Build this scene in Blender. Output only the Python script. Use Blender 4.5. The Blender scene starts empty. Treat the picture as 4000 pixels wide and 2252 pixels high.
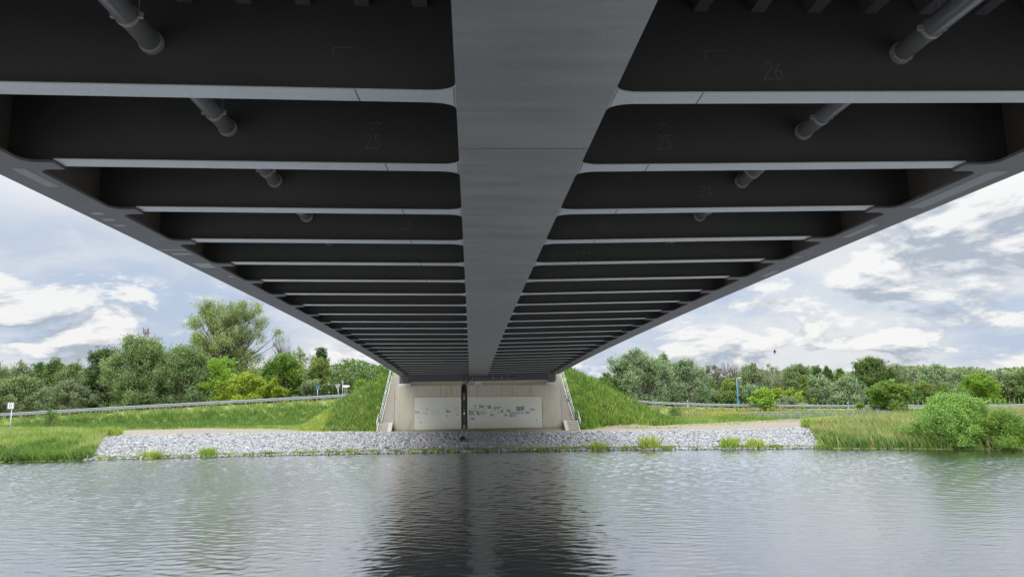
import bpy, math, random
import numpy as np
from mathutils import Matrix, Vector
R = math.radians
S = bpy.context.scene
rng = np.random.default_rng(7)
random.seed(7)

# ------------------------------------------------------------------ camera
PITCH, YAW, ROLL, CAMZ = 0.1522966, 0.0611635, -0.0177025, 4.75
F = Vector((math.sin(YAW)*math.cos(PITCH), math.cos(YAW)*math.cos(PITCH), math.sin(PITCH)))
Rt = F.cross(Vector((0, 0, 1))).normalized(); Up = Rt.cross(F)
R2 = Rt*math.cos(ROLL) + Up*math.sin(ROLL); U2 = Up*math.cos(ROLL) - Rt*math.sin(ROLL)
cam = bpy.data.cameras.new('camera'); co = bpy.data.objects.new('camera', cam)
S.collection.objects.link(co); S.camera = co
cam.sensor_width = 36.0; cam.lens = 2700/4000*36; cam.clip_start = .1; cam.clip_end = 5000
M = Matrix((R2, U2, -F)).transposed().to_4x4(); M.translation = (0, 0, CAMZ); co.matrix_world = M

# ------------------------------------------------------------------ world
SUN_EL, SUN_AZ = 50, 215          # azimuth: compass bearing the light comes from, 0 = +Y
w = bpy.data.worlds.new('World'); S.world = w; w.use_nodes = True
nt = w.node_tree; nt.nodes.clear()
def N(t, **k):
    n = nt.nodes.new(t)
    for a, b in k.items(): setattr(n, a, b)
    return n
L = lambda a, b: nt.links.new(a, b)
def setin(sock, v):
    if hasattr(v, 'is_linked') or hasattr(v, 'links'): nt.links.new(v, sock)
    else: sock.default_value = v
def mth(op, a, b=None, c=None, clamp=False):
    n = N('ShaderNodeMath', operation=op, use_clamp=clamp)
    setin(n.inputs[0], a)
    if b is not None: setin(n.inputs[1], b)
    if c is not None: setin(n.inputs[2], c)
    return n.outputs[0]
def mix(f, a, b):
    n = N('ShaderNodeMix', data_type='RGBA'); setin(n.inputs[0], f); setin(n.inputs[6], a); setin(n.inputs[7], b)
    return n.outputs[2]
def rampw(v, lo, hi):
    n = N('ShaderNodeMapRange', interpolation_type='SMOOTHSTEP'); setin(n.inputs[0], v)
    n.inputs[1].default_value = lo; n.inputs[2].default_value = hi
    return n.outputs[0]
sky = N('ShaderNodeTexSky', sky_type='NISHITA', sun_disc=False, sun_elevation=R(SUN_EL), sun_rotation=R(SUN_AZ), dust_density=2.0)
tc = N('ShaderNodeTexCoord'); sep = N('ShaderNodeSeparateXYZ'); L(tc.outputs['Generated'], sep.inputs[0])
zc = mth('MAXIMUM', sep.outputs[2], 0.0)
dn = mth('ADD', zc, 0.30)
cmb = N('ShaderNodeCombineXYZ')
L(mth('DIVIDE', sep.outputs[0], dn), cmb.inputs[0]); L(mth('DIVIDE', sep.outputs[1], dn), cmb.inputs[1])
def nz(scale, detail, rough, off, dist=0.0, zoom=1.0):
    mp = N('ShaderNodeMapping'); L(cmb.outputs[0], mp.inputs[0]); mp.inputs['Location'].default_value = off; mp.inputs['Scale'].default_value = (zoom, zoom, 1)
    n = N('ShaderNodeTexNoise'); L(mp.outputs[0], n.inputs[0])
    n.inputs['Scale'].default_value = scale; n.inputs['Detail'].default_value = detail
    n.inputs['Roughness'].default_value = rough; n.inputs['Distortion'].default_value = dist
    return n.outputs['Fac']
# cloud deck: broad grey masses, cumulus heaps in front of them lit on their upper edges
OFF = (2.2, 0.4, 9)
n1 = nz(2.6, 12, .63, OFF, .3); n1u = nz(2.6, 5, .55, OFF, .3, .95)
n2 = nz(1.0, 5, .5, (8.3, 2.2, 4), .2)
n3 = nz(5.5, 8, .6, (1.3, 9.2, 2), .3)
white = (9.1, 9.0, 8.8, 1); lite = (7.4, 7.6, 7.9, 1); grey = (3.9, 4.4, 5.2, 1); blue = (4.6, 5.5, 7.0, 1)
base = mix(rampw(n2, .40, .60), blue, lite)
base = mix(mth('MULTIPLY', rampw(n3, .45, .68), .4), base, (7.9, 8.0, 8.1, 1))
cover = rampw(n1, .46, .54)
lit = mth('MULTIPLY_ADD', mth('SUBTRACT', n1, n1u), 9.0, .55, clamp=True)
heap = mix(lit, grey, white)
col = mix(mth('MULTIPLY', cover, .92), base, heap)
col = mix(.10, col, sky.outputs[0])
# an overcast sky is brighter towards the zenith
zb = mth('MULTIPLY_ADD', rampw(zc, .20, .80), 4.2, 1.03)
vm = N('ShaderNodeVectorMath', operation='SCALE'); L(col, vm.inputs[0]); L(zb, vm.inputs['Scale'])
bg = N('ShaderNodeBackground'); bg.inputs['Strength'].default_value = .1; L(vm.outputs[0], bg.inputs['Color'])
wo = N('ShaderNodeOutputWorld'); L(bg.outputs[0], wo.inputs[0])

# ------------------------------------------------------------------ sun behind thin cloud
sl = bpy.data.lights.new('sun', 'SUN'); sl.energy = 1.5; sl.angle = R(28); sl.color = (1, .965, .9)
so = bpy.data.objects.new('sun', sl); S.collection.objects.link(so)
az, el = R(SUN_AZ), R(SUN_EL)
d = Vector((math.sin(az)*math.cos(el), math.cos(az)*math.cos(el), math.sin(el)))
so.rotation_euler = d.to_track_quat('Z', 'Y').to_euler()

S.view_settings.view_transform = 'Standard'; S.view_settings.look = 'None'
S.view_settings.exposure = 0.1; S.view_settings.gamma = 1.0
S.render.engine = 'CYCLES'
S.cycles.use_denoising = True
S.cycles.max_bounces = 8; S.cycles.diffuse_bounces = 4; S.cycles.glossy_bounces = 4; S.cycles.transmission_bounces = 4
S.cycles.caustics_reflective = True; S.cycles.blur_glossy = .5
S.cycles.sample_clamp_indirect = 4.0

# ------------------------------------------------------------------ helpers
C = S.collection
def tag(o, label=None, cat=None, group=None, kind=None):
    if label: o['label'] = label
    if cat: o['category'] = cat
    if group: o['group'] = group
    if kind: o['kind'] = kind
    return o
def empty(name, loc, label=None, cat=None, group=None):
    o = bpy.data.objects.new(name, None); C.objects.link(o); o.location = loc; o.empty_display_size = .2
    return tag(o, label, cat, group)
def place(o, parent):
    if parent is not None:
        bpy.context.view_layer.update()
        o.parent = parent; o.matrix_parent_inverse = parent.matrix_world.inverted()
    return o
PM = {}
def pinv(parent):
    m = Matrix.Identity(4)          # parts keep world coordinates, so only a top-level parent has an offset
    if parent.parent is None: m.translation = -parent.location
    return m
def mesh_np(name, v, faces, mat, parent=None, smooth=False):
    """v: (n,3) array in world metres; faces: (m,k) int array or list of lists"""
    v = np.asarray(v, dtype=np.float32).reshape(-1, 3)
    me = bpy.data.meshes.new(name)
    if isinstance(faces, np.ndarray):
        m, k = faces.shape
        me.vertices.add(len(v)); me.vertices.foreach_set('co', v.ravel())
        me.loops.add(m*k); me.loops.foreach_set('vertex_index', faces.astype(np.int32).ravel())
        me.polygons.add(m); me.polygons.foreach_set('loop_start', np.arange(0, m*k, k, dtype=np.int32))
        me.update(calc_edges=True)
    else:
        me.from_pydata([tuple(map(float, p)) for p in v], [], faces); me.update()
    if mat: me.materials.append(mat)
    if smooth: me.polygons.foreach_set('use_smooth', np.ones(len(me.polygons), dtype=bool))
    o = bpy.data.objects.new(name, me); C.objects.link(o)
    if parent is not None:
        o.parent = parent; o.matrix_parent_inverse = pinv(parent)
    return o
class MB:
    def __init__(s): s.v = []; s.f = []
    def add(s, vs, fs):
        b = len(s.v); s.v += [tuple(p) for p in vs]; s.f += [[i+b for i in f] for f in fs]; return s
    def box(s, x0, x1, y0, y1, z0, z1):
        return s.add([(x0,y0,z0),(x1,y0,z0),(x1,y1,z0),(x0,y1,z0),(x0,y0,z1),(x1,y0,z1),(x1,y1,z1),(x0,y1,z1)],
            [[0,3,2,1],[4,5,6,7],[0,1,5,4],[1,2,6,5],[2,3,7,6],[3,0,4,7]])
    def prism(s, poly, zb, zt):
        """poly: list of (x,y) counter-clockwise; zb, zt: functions or numbers"""
        n = len(poly); fb = zb if callable(zb) else (lambda x, y: zb); ft = zt if callable(zt) else (lambda x, y: zt)
        vs = [(x, y, fb(x, y)) for x, y in poly] + [(x, y, ft(x, y)) for x, y in poly]
        return s.add(vs, [list(range(n))[::-1], list(range(n, 2*n))] + [[i, (i+1) % n, n+(i+1) % n, n+i] for i in range(n)])
    def sweep(s, prof, path, closed=True, caps=True, up=(0, 0, 1)):
        """prof: list of (a,b) offsets along side and up; path: points"""
        n = len(prof); P = [Vector(p) for p in path]; rings = []
        for i, p in enumerate(P):
            t = (P[min(i+1, len(P)-1)] - P[max(i-1, 0)]).normalized()
            sd = t.cross(Vector(up))
            if sd.length < 1e-4: sd = t.cross(Vector((0, 1, 0)))
            sd.normalize(); u = sd.cross(t)
            rings += [tuple(p + sd*a + u*b) for a, b in prof]
        fs = []
        for i in range(len(P)-1):
            for j in range(n if closed else n-1):
                a, b = i*n+j, i*n+(j+1) % n
                fs.append([a, b, b+n, a+n])
        if caps and closed: fs += [list(range(n))[::-1], list(range((len(P)-1)*n, len(P)*n))]
        return s.add(rings, fs)
    def tube(s, path, r, n=8, caps=True):
        rs = r if isinstance(r, (list, tuple)) else [r]*len(path)
        P = [Vector(p) for p in path]; rings = []
        for i, p in enumerate(P):
            t = (P[min(i+1, len(P)-1)] - P[max(i-1, 0)]).normalized()
            sd = t.cross(Vector((0, 0, 1)))
            if sd.length < 1e-3: sd = t.cross(Vector((0, 1, 0)))
            sd.normalize(); u = sd.cross(t)
            rings += [tuple(p + (sd*math.cos(2*math.pi*k/n) + u*math.sin(2*math.pi*k/n))*rs[i]) for k in range(n)]
        fs = [[i*n+j, i*n+(j+1) % n, (i+1)*n+(j+1) % n, (i+1)*n+j] for i in range(len(P)-1) for j in range(n)]
        if caps: fs += [list(range(n))[::-1], list(range((len(P)-1)*n, len(P)*n))]
        return s.add(rings, fs)
    def build(s, name, mat, parent=None, smooth=False):
        return mesh_np(name, s.v, s.f, mat, parent, smooth)

# ------------------------------------------------------------------ materials
def material(name):
    global nt
    m = bpy.data.materials.new(name); m.use_nodes = True; nt = m.node_tree; nt.nodes.clear(); return m
def noise(scale, detail=4, rough=.55, vec=None, stretch=None, dist=0):
    if vec is None: vec = N('ShaderNodeNewGeometry').outputs['Position']
    if stretch:
        mp = N('ShaderNodeMapping'); L(vec, mp.inputs[0]); mp.inputs['Scale'].default_value = stretch; vec = mp.outputs[0]
    n = N('ShaderNodeTexNoise'); L(vec, n.inputs[0]); n.inputs['Scale'].default_value = scale
    n.inputs['Detail'].default_value = detail; n.inputs['Roughness'].default_value = rough; n.inputs['Distortion'].default_value = dist
    return n.outputs['Fac']
def rgb(c): return (c[0], c[1], c[2], 1)
def pbr(colour, rough=.6, spec=.4, metal=0, bump=None, bstr=.3, bdist=.02):
    b = N('ShaderNodeBsdfPrincipled'); setin(b.inputs['Base Color'], colour); setin(b.inputs['Roughness'], rough)
    b.inputs['Specular IOR Level'].default_value = spec; b.inputs['Metallic'].default_value = metal
    if bump is not None:
        bn = N('ShaderNodeBump'); bn.inputs['Strength'].default_value = bstr; bn.inputs['Distance'].default_value = bdist
        L(bump, bn.inputs['Height']); L(bn.outputs[0], b.inputs['Normal'])
    o = N('ShaderNodeOutputMaterial'); L(b.outputs[0], o.inputs[0]); return b
def simple(name, c, rough=.5, metal=0, var=.15, scale=3, spec=.4, stretch=None):
    m = material(name); f = noise(scale, 5, .6, stretch=stretch)
    pbr(mix(f, rgb([x*(1-var) for x in c]), rgb([x*(1+var) for x in c])), rough, spec, metal); return m
MT = {}
# bridge steel paint: grey with faint cross-wise streaks of dirt and a fine orange peel
def steel(name, c, rough=.42, var=.12):
    m = material(name)
    a = noise(1.0, 6, .6, stretch=(.35, 2.2, .35)); b = noise(.45, 4, .5); g = noise(60, 2, .5)
    k = mix(rampw(a, .33, .67), rgb([x*(1-var) for x in c]), rgb([x*(1+var) for x in c]))
    k = mix(mth('MULTIPLY', rampw(b, .45, .75), .35), k, rgb([c[0]*.78, c[1]*.75, c[2]*.72]))
    sp = noise(30, 2, .7); k = mix(mth('MULTIPLY', rampw(sp, .5, .72), .35), k, rgb([x*1.5 for x in c]))
    pbr(k, mth('MULTIPLY_ADD', a, .2, rough-.1), .5, 0, g, .06, .004); return m
MT['steel'] = steel('bridge_paint', (.235, .238, .232))
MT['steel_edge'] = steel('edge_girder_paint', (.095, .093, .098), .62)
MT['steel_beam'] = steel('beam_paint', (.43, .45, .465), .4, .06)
MT['steel_shaded'] = steel('bridge_paint_shaded', (.052, .050, .046), .65)  # bridge paint darkened to hold the shade inside the bays
MT['dark_steel'] = simple('dark_steel', (.07, .072, .08), .6)
MT['steel_brown_shaded'] = steel('girder_web_shaded', (.085, .072, .055), .6)  # girder web colour darkened and browned for shade and bounced light
MT['weld'] = simple('weld_seam', (.09, .09, .09), .6)
MT['weldlight'] = simple('weld_seam_light', (.19, .20, .20), .5)
MT['patch'] = simple('touch_up_paint', (.26, .27, .27), .5)
MT['chalk'] = simple('chalk', (.15, .147, .137), .9, var=.4, scale=9)
MT['pipe'] = simple('pipe_grey', (.14, .142, .142), .35, 0, .12, 4, .5)
MT['galv'] = simple('galvanised_steel', (.40, .43, .44), .42, .55, .12, 5)
MT['galvpaint'] = simple('weathered_zinc', (.29, .315, .33), .5, .2, .12, 3)
MT['clampm'] = simple('pipe_clamp_zinc', (.38, .365, .31), .5, .2)
MT['dark'] = simple('black_plastic', (.03, .031, .033), .4)
MT['darkgrey'] = simple('dark_grey_pipe', (.09, .09, .095), .4)
MT['white'] = simple('white_paint', (.78, .78, .76), .5, var=.05)
MT['plinth'] = simple('pale_plinth', (.55, .54, .51), .8, var=.08)
MT['bearing'] = simple('bearing_steel', (.10, .10, .10), .5)
MT['ink'] = simple('ink_black', (.02, .03, .03), .6)
# cast concrete with board marks and rusty water stains
m = material('board_marked_concrete')
p = N('ShaderNodeNewGeometry').outputs['Position']
b1 = noise(1, 4, .65, p, (11, 11, .5)); b2 = noise(.7, 5, .6, p); b3 = noise(1, 4, .65, p, (2.2, 2.2, .5)); b4 = noise(14, 3, .6, p)
k = mix(rampw(b1, .3, .7), rgb((.40, .367, .285)), rgb((.49, .457, .365)))
k = mix(mth('MULTIPLY', rampw(b2, .4, .7), .45), k, rgb((.42, .41, .36)))
k = mix(mth('MULTIPLY', rampw(b3, .52, .72), .55), k, rgb((.34, .26, .16)))
k = mix(mth('MULTIPLY', rampw(b4, .6, .75), .3), k, rgb((.22, .2, .17)))
pbr(k, .85, .3, 0, b1, .25, .01); MT['concrete'] = m
MT['coat'] = simple('smooth_wall_coating', (.58, .577, .505), .7, 0, .05, .8)
MT['stairc'] = simple('stair_concrete', (.37, .34, .295), .85, 0, .16, 4)
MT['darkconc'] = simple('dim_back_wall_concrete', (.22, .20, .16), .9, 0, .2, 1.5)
MT['cheek'] = simple('pale_cheek_concrete', (.36, .345, .31), .85, 0, .1, 5)
# sandy track
m = material('sandy_track')
a = noise(.5, 6, .6, stretch=(.25, 1, 1)); b = noise(6, 4, .6); c_ = noise(40, 2, .6)
k = mix(a, rgb((.17, .145, .108)), rgb((.26, .225, .172))); k = mix(mth('MULTIPLY', rampw(b, .5, .75), .4), k, rgb((.14, .12, .08)))
pbr(k, .95, .2, 0, c_, .5, .02); MT['sand'] = m
m = material('asphalt'); a = noise(.6, 5, .6); pbr(mix(a, rgb((.16, .155, .145)), rgb((.24, .235, .22))), .9, .2); MT['asphalt'] = m
# soil under the grass
m = material('turf_soil')
a = noise(.22, 5, .6); b = noise(2.5, 5, .65)
k = mix(a, rgb((.12, .18, .04)), rgb((.24, .27, .09))); k = mix(mth('MULTIPLY', rampw(b, .52, .72), .5), k, rgb((.17, .13, .08)))
pbr(k, .95, .1, 0, b, .6, .1); MT['turf'] = m
m = material('silt'); pbr(rgb((.05, .045, .035)), .9, .2); MT['silt'] = m
# riprap: every stone its own grey
m = material('broken_stone')
ri = N('ShaderNodeNewGeometry').outputs['Random Per Island']
cr = N('ShaderNodeValToRGB'); L(ri, cr.inputs[0]); e = cr.color_ramp; e.elements[0].color = rgb((.175, .18, .187)); e.elements[1].color = rgb((.43, .43, .425))
q = e.elements.new(.955); q.color = rgb((.36, .36, .36)); q = e.elements.new(.97); q.color = rgb((.36, .29, .18)); q = e.elements.new(.99); q.color = rgb((.42, .36, .26))
a = noise(5, 5, .65); k = mix(mth('MULTIPLY', a, .45), cr.outputs[0], rgb((.27, .275, .285)))
pbr(k, .85, .3, 0, noise(12, 4, .6), .4, .03); MT['stone'] = m
def leaf(name, c, under=None, var=.4, trans=.3, scale=.35, hue=None):
    m = material(name)
    g = N('ShaderNodeNewGeometry'); a = noise(scale, 3, .5, g.outputs['Position'])
    c2 = hue or [c[0]*1.25, c[1]*1.12, c[2]*.8]
    k = mix(rampw(a, .35, .65), rgb([x*(1-var*.5) for x in c]), rgb(c2))
    k = mix(mth('MULTIPLY', g.outputs['Random Per Island'], .55), k, rgb([x*(1-var) for x in c]))
    if under: k = mix(mth('MULTIPLY', g.outputs['Backfacing'], .8), k, rgb(under))
    b = N('ShaderNodeBsdfPrincipled'); L(k, b.inputs['Base Color']); b.inputs['Roughness'].default_value = .55; b.inputs['Specular IOR Level'].default_value = .25
    t = N('ShaderNodeBsdfTranslucent'); L(k, t.inputs[0])
    x = N('ShaderNodeMixShader'); x.inputs[0].default_value = trans; L(b.outputs[0], x.inputs[1]); L(t.outputs[0], x.inputs[2])
    o = N('ShaderNodeOutputMaterial'); L(x.outputs[0], o.inputs[0]); return m
LM = dict(
 olive=leaf('olive_leaves', (.17, .235, .075), (.21, .27, .115)), grey=leaf('grey_leaves', (.175, .23, .095), (.22, .28, .145)),
 dark=leaf('dark_leaves', (0.085, 0.156, 0.046)), mid=leaf('mid_leaves', (0.130, 0.221, 0.058)), green=leaf('green_leaves', (0.143, 0.260, 0.039)),
 willow=leaf('willow_leaves', (.165, .25, .07), (.21, .30, .115)), willow2=leaf('willow_dark_leaves', (.145, .225, .065), (.19, .27, .105)),
 poplar=leaf('airy_poplar_leaves', (.21, .29, .07), (.26, .33, .12)), lime=leaf('lime_leaves', (.27, .38, .035)),
 lime2=leaf('fresh_leaves', (0.221, 0.390, 0.046)), yolive=leaf('yellow_olive_leaves', (.19, .27, .06), hue=(.25, .32, .06)), silver=leaf('silver_leaves', (.15, .25, .075), (.27, .36, .2)),
 elder=leaf('elder_leaves', (0.143, 0.221, 0.078)), brownleaf=leaf('brown_leaves', (.13, .14, .06)), greyleaf=leaf('greygreen_leaves', (0.208, 0.247, 0.117), (0.286, 0.325, 0.195)),
 darkolive=leaf('oak_leaves', (.115, .185, .05)), bush=leaf('riverside_leaves', (.17, .32, .045), (.21, .36, .08)), bark=None)
MT['debris'] = simple('wet_debris', (.05, .042, .03), .6, 0, .5, 5)
MT['bark'] = simple('bark', (.13, .11, .085), .9, 0, .3, 6)
MT['barkpale'] = simple('pale_bark', (.30, .28, .24), .85, 0, .35, 6)
GM = dict(
 slope=leaf('slope_grass', (.29, .46, .06), var=.3, scale=.45, hue=(.47, .52, .12)),
 dry=leaf('dry_grass', (.28, .42, .09), var=.3, scale=.4, hue=(.46, .49, .17)),
 meadow=leaf('meadow_grass', (.22, .34, .065), var=.35, scale=.3, hue=(.34, .41, .11)),
 dark=leaf('lush_weeds', (.14, .26, .06), var=.4, scale=.6),
 tuft=leaf('tuft_grass', (.19, .30, .05), var=.35, scale=1, hue=(.30, .34, .08)),
 seed=leaf('seed_heads', (.42, .36, .24), var=.3, scale=1),
 yellow=leaf('yellow_flowers', (.46, .45, .07), var=.2, trans=.1), blue=leaf('blue_flowers', (.27, .31, .33), var=.2, trans=.1))
# canal water: clear coat of sky over dark green depth; the waves themselves are geometry
m = material('canal_water')
g = N('ShaderNodeNewGeometry').outputs['Position']
sy = N('ShaderNodeSeparateXYZ'); L(g, sy.inputs[0])
wind = N('ShaderNodeMapRange'); L(sy.outputs[1], wind.inputs[0]); wind.inputs[1].default_value = 20; wind.inputs[2].default_value = 46; wind.inputs[3].default_value = .012; wind.inputs[4].default_value = .05   # the lee of the near bank is calmer
h = mth('MULTIPLY', noise(8, 3, .6, g, (1, 1.3, 1)), wind.outputs[0])
bn = N('ShaderNodeBump'); bn.inputs['Strength'].default_value = .5; bn.inputs['Distance'].default_value = .75; L(h, bn.inputs['Height'])
fr = N('ShaderNodeFresnel'); fr.inputs[0].default_value = 1.33; L(bn.outputs[0], fr.inputs['Normal'])
gl = N('ShaderNodeBsdfGlossy'); gl.inputs['Roughness'].default_value = .06; gl.inputs['Color'].default_value = (.96, .97, 1, 1); L(bn.outputs[0], gl.inputs['Normal'])
df = N('ShaderNodeBsdfDiffuse'); df.inputs['Color'].default_value = (.018, .02, .019, 1)
x = N('ShaderNodeMixShader'); L(mth('MULTIPLY_ADD', fr.outputs[0], 1.3, .25, clamp=True), x.inputs[0]); L(df.outputs[0], x.inputs[1]); L(gl.outputs[0], x.inputs[2])
o = N('ShaderNodeOutputMaterial'); L(x.outputs[0], o.inputs[0]); MT['water'] = m

# ------------------------------------------------------------------ terrain
def ip(x, pts):
    a = np.array(pts, float); return np.interp(x, a[:, 0], a[:, 1])
SHORE = [(-62, 60.6), (-38, 60.6), (-16, 61), (-.6, 60.3), (13.7, 58.3), (28, 55.8), (35.5, 53.3), (41, 50.1), (60, 46)]
TOP = [(-62, 69), (-37, 70.5), (-26, 69.5), (-15, 68), (-1, 65.7), (11.5, 64.4), (22, 63), (31, 63), (45, 60), (60, 55)]
ZT = [(-62, 1.45), (-12, 1.42), (0, 1.27), (9, 1.14), (30, 1.2), (60, 1.35)]
YB = [(-62, 89), (-43, 84.5), (-31, 85.5), (-22, 80), (-20, 78), (-18, 75), (-15, 72.3), (-12, 70.8), (-9.3, 70.3), (-7.8, 71.05), (9.3, 71.05), (10.7, 69.9), (16, 72), (23, 76), (30.4, 78.5), (43.6, 84), (60, 88), (100, 92)]
YF = [(-62, 87), (-46, 82), (-38, 73), (-26, 69.7), (-15, 68.2), (-1, 65.9), (11.5, 64.6), (22, 63.2), (31, 63.3), (36, 68), (43, 74), (60, 82), (100, 88)]
LROAD = [(-150, 88, 1.5), (-100, 98, 1.9), (-66, 102.3, 2.6), (-48, 103, 3.35), (-32, 103.5, 3.93), (-18.2, 104.5, 4.45), (-7, 106, 5.2), (-2, 114, 6)]
RROAD = [(5, 100, 4.5), (26, 107, 2.65), (38.5, 104, 2.05), (52.3, 102, 1.72), (64.6, 100, 1.47), (80, 99, 1.35), (110, 98, 1.3), (200, 96, 1.3)]
def road_z(x, y, road, base, half, slope):
    P = np.array(road, float); z = base
    best = np.full(x.shape, 1e9); bz = np.zeros(x.shape)
    for a, b in zip(P[:-1], P[1:]):
        dd = b[:2]-a[:2]; t = np.clip(((x-a[0])*dd[0]+(y-a[1])*dd[1])/(dd@dd), 0, 1)
        q = np.hypot(x-a[0]-t*dd[0], y-a[1]-t*dd[1]); zz = a[2]+t*(b[2]-a[2])
        u = q < best; best = np.where(u, q, best); bz = np.where(u, zz, bz)
    r = bz - np.maximum(0, best-half)*slope
    return np.where(best < half, np.where(bz > base-1, bz, z), np.maximum(z, r))
def emb_z(x, y):
    dx = np.where(x < .8, np.maximum(0, -9.3-x)*.66, np.maximum(0, x-10.9)*.55); dy = np.maximum(0, 81.8-y)*.58
    return 7.7 - np.hypot(dx, dy)
def bumpy(x, y):
    return .05*np.sin(x*1.3+1.7*np.sin(y*.7)) + .05*np.sin(y*1.7+1.3*np.sin(x*.9)) + .03*np.sin(x*3.1+y*2.3)
def gz(x, y):
    x = np.asarray(x, float); y = np.asarray(y, float)
    sh = ip(x, SHORE); tp = ip(x, TOP); zt = ip(x, ZT)
    t = (y-sh)/(tp-sh)
    z = np.where(t < 0, np.maximum(-2.5, (y-sh)*.35), np.minimum(t, 1)*zt)
    z = z + np.clip((y-tp-14)/40, 0, 1)*.15
    far = y > tp+4
    z = np.where(far, road_z(x, y, LROAD, z, 4.2, .40), z)
    z = np.where(far, np.where(x > 4, road_z(x, y, RROAD, z, 4.2, .40), z), z)
    e = emb_z(x, y); z = np.where(y > 62, np.maximum(z, e), z)
    z = z + np.where((y > ip(x, YB)+1) & (z > 1.0), bumpy(x, y), 0)
    near = np.minimum(3.25, (9-y)*.36)
    return np.where(y < 25, np.maximum(z, near), z)
def axis(lo, hi, step, far0, far1):
    mid = np.arange(lo, hi+step, step)
    def out(a, b):
        r = [a]; s = step
        while abs(r[-1]-a) < abs(b-a): s *= 1.35; r.append(r[-1]+(s if b > a else -s))
        return r[1:]
    return np.array(out(lo, far0)[::-1] + list(mid) + out(hi, far1))
gx = axis(-68, 100, .7, -1600, 1600); gy = axis(50, 112, .5, -60, 2200)
GX, GY = np.meshgrid(gx, gy); GZ = gz(GX, GY)
nx, ny = len(gx), len(gy)
idx = np.arange(nx*ny).reshape(ny, nx)
fq = np.stack([idx[:-1, :-1], idx[:-1, 1:], idx[1:, 1:], idx[1:, :-1]], -1).reshape(-1, 4)
# stony near bank under the camera side of the bridge
NBX, NBY = np.meshgrid(np.linspace(-60, 60, 40), np.linspace(-25, 9.3, 24)); ii = np.arange(NBX.size).reshape(NBX.shape)
tag(mesh_np('near_bank', np.stack([NBX, NBY, gz(NBX, NBY)+.03], -1), np.stack([ii[:-1, :-1], ii[:-1, 1:], ii[1:, 1:], ii[1:, :-1]], -1).reshape(-1, 4), MT['stone'], smooth=True), kind='structure')
tag(mesh_np('ground', np.stack([GX, GY, GZ], -1), fq, MT['turf'], smooth=True), kind='structure')
# water: a fine wave field where it is seen from near, coarser to the sides
def waves(X, Y):
    r = np.random.default_rng(3); Z = np.zeros(X.shape)
    gust = .55+.45*np.sin(X*.11+1.3*np.sin(Y*.13+.5))*np.sin(Y*.17+1.1*np.sin(X*.07+2))
    for i in range(56):
        lam = .30*(1.062**(i % 28)); th = r.normal(1.25, .5); k = 2*np.pi/lam; sl_ = r.uniform(.6, 1.3)*(.030 if lam < .6 else .014 if lam < 1 else .007)
        Z += (.48+.85*np.clip((Y-22)/28, 0, 1))*sl_/k*np.sin(k*(X*np.cos(th)+Y*np.sin(th))+r.uniform(0, 6.28))*(gust if i % 3 else 1)
    return Z
def spread(lo, hi, step, f0, f1):
    mid = list(np.arange(lo, hi, step)); s = step; L0 = []; v = lo
    while v > f0: s *= 1.25; v -= s; L0.append(v)
    s = step; v = mid[-1]; L1 = []
    while v < f1: s *= 1.25; v += s; L1.append(v)
    return np.array(L0[::-1]+mid+L1)
wx = spread(-42, 44, .085, -1500, 1500); wy = np.array([2, 6, 10, 13]+list(np.arange(15, 38, .065))+list(np.arange(38, 62, .12))+[64, 70, 80])
WX, WY = np.meshgrid(wx, wy); WZ = waves(WX, WY)*np.clip((60-np.abs(WX))/14, 0, 1)
idx = np.arange(WX.size).reshape(WX.shape); fq = np.stack([idx[:-1, :-1], idx[:-1, 1:], idx[1:, 1:], idx[1:, :-1]], -1).reshape(-1, 4)
tag(mesh_np('water', np.stack([WX, WY, WZ], -1), fq, MT['water'], smooth=True), kind='structure')
def strip(name, xs, ya, yb, mat, lift, ny=10, zf=gz):
    T = np.linspace(0, 1, ny)[:, None]; X = np.repeat(xs[None], ny, 0); Y = ya[None]*(1-T)+yb[None]*T
    Z = zf(X, Y)+lift; k = len(xs); id_ = np.arange(ny*k).reshape(ny, k)
    f = np.stack([id_[:-1, :-1], id_[:-1, 1:], id_[1:, 1:], id_[1:, :-1]], -1).reshape(-1, 4)
    return tag(mesh_np(name, np.stack([X, Y, Z], -1), f, mat, smooth=True), kind='structure')
xs = np.arange(-75, 105, .35)
wob = .35*np.sin(xs*.9)+.25*np.sin(xs*2.3+1)+.2*np.sin(xs*5.1)
inn = np.where((xs > -9.5) & (xs < 11), 0, 1)
strip('path', xs, ip(xs, YF)+.15*wob, ip(xs, YB)+wob*inn, MT['sand'], .03, 14)
def road_sheet(name, road, half, lift):
    P = []
    for a, b in zip(road[:-1], road[1:]):
        a = np.array(a); b = np.array(b); n = max(2, int(np.hypot(*(b-a)[:2])/2))
        P += [a+(b-a)*t for t in np.linspace(0, 1, n, endpoint=False)]
    P.append(np.array(road[-1])); P = np.array(P)
    t = np.gradient(P[:, :2], axis=0); t /= np.linalg.norm(t, axis=1)[:, None]; n = np.stack([-t[:, 1], t[:, 0]], 1)
    A = P.copy(); B = P.copy(); A[:, :2] -= n*half; B[:, :2] += n*half; A[:, 2] += lift; B[:, 2] += lift
    k = len(P); v = np.concatenate([A, B]); f = np.array([[i, i+1, k+i+1, k+i] for i in range(k-1)])
    tag(mesh_np(name, v, f, MT['asphalt']), kind='structure')
road_sheet('road', LROAD[1:7], 3.2, .05); road_sheet('road', RROAD[1:], 3.2, .05)
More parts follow.
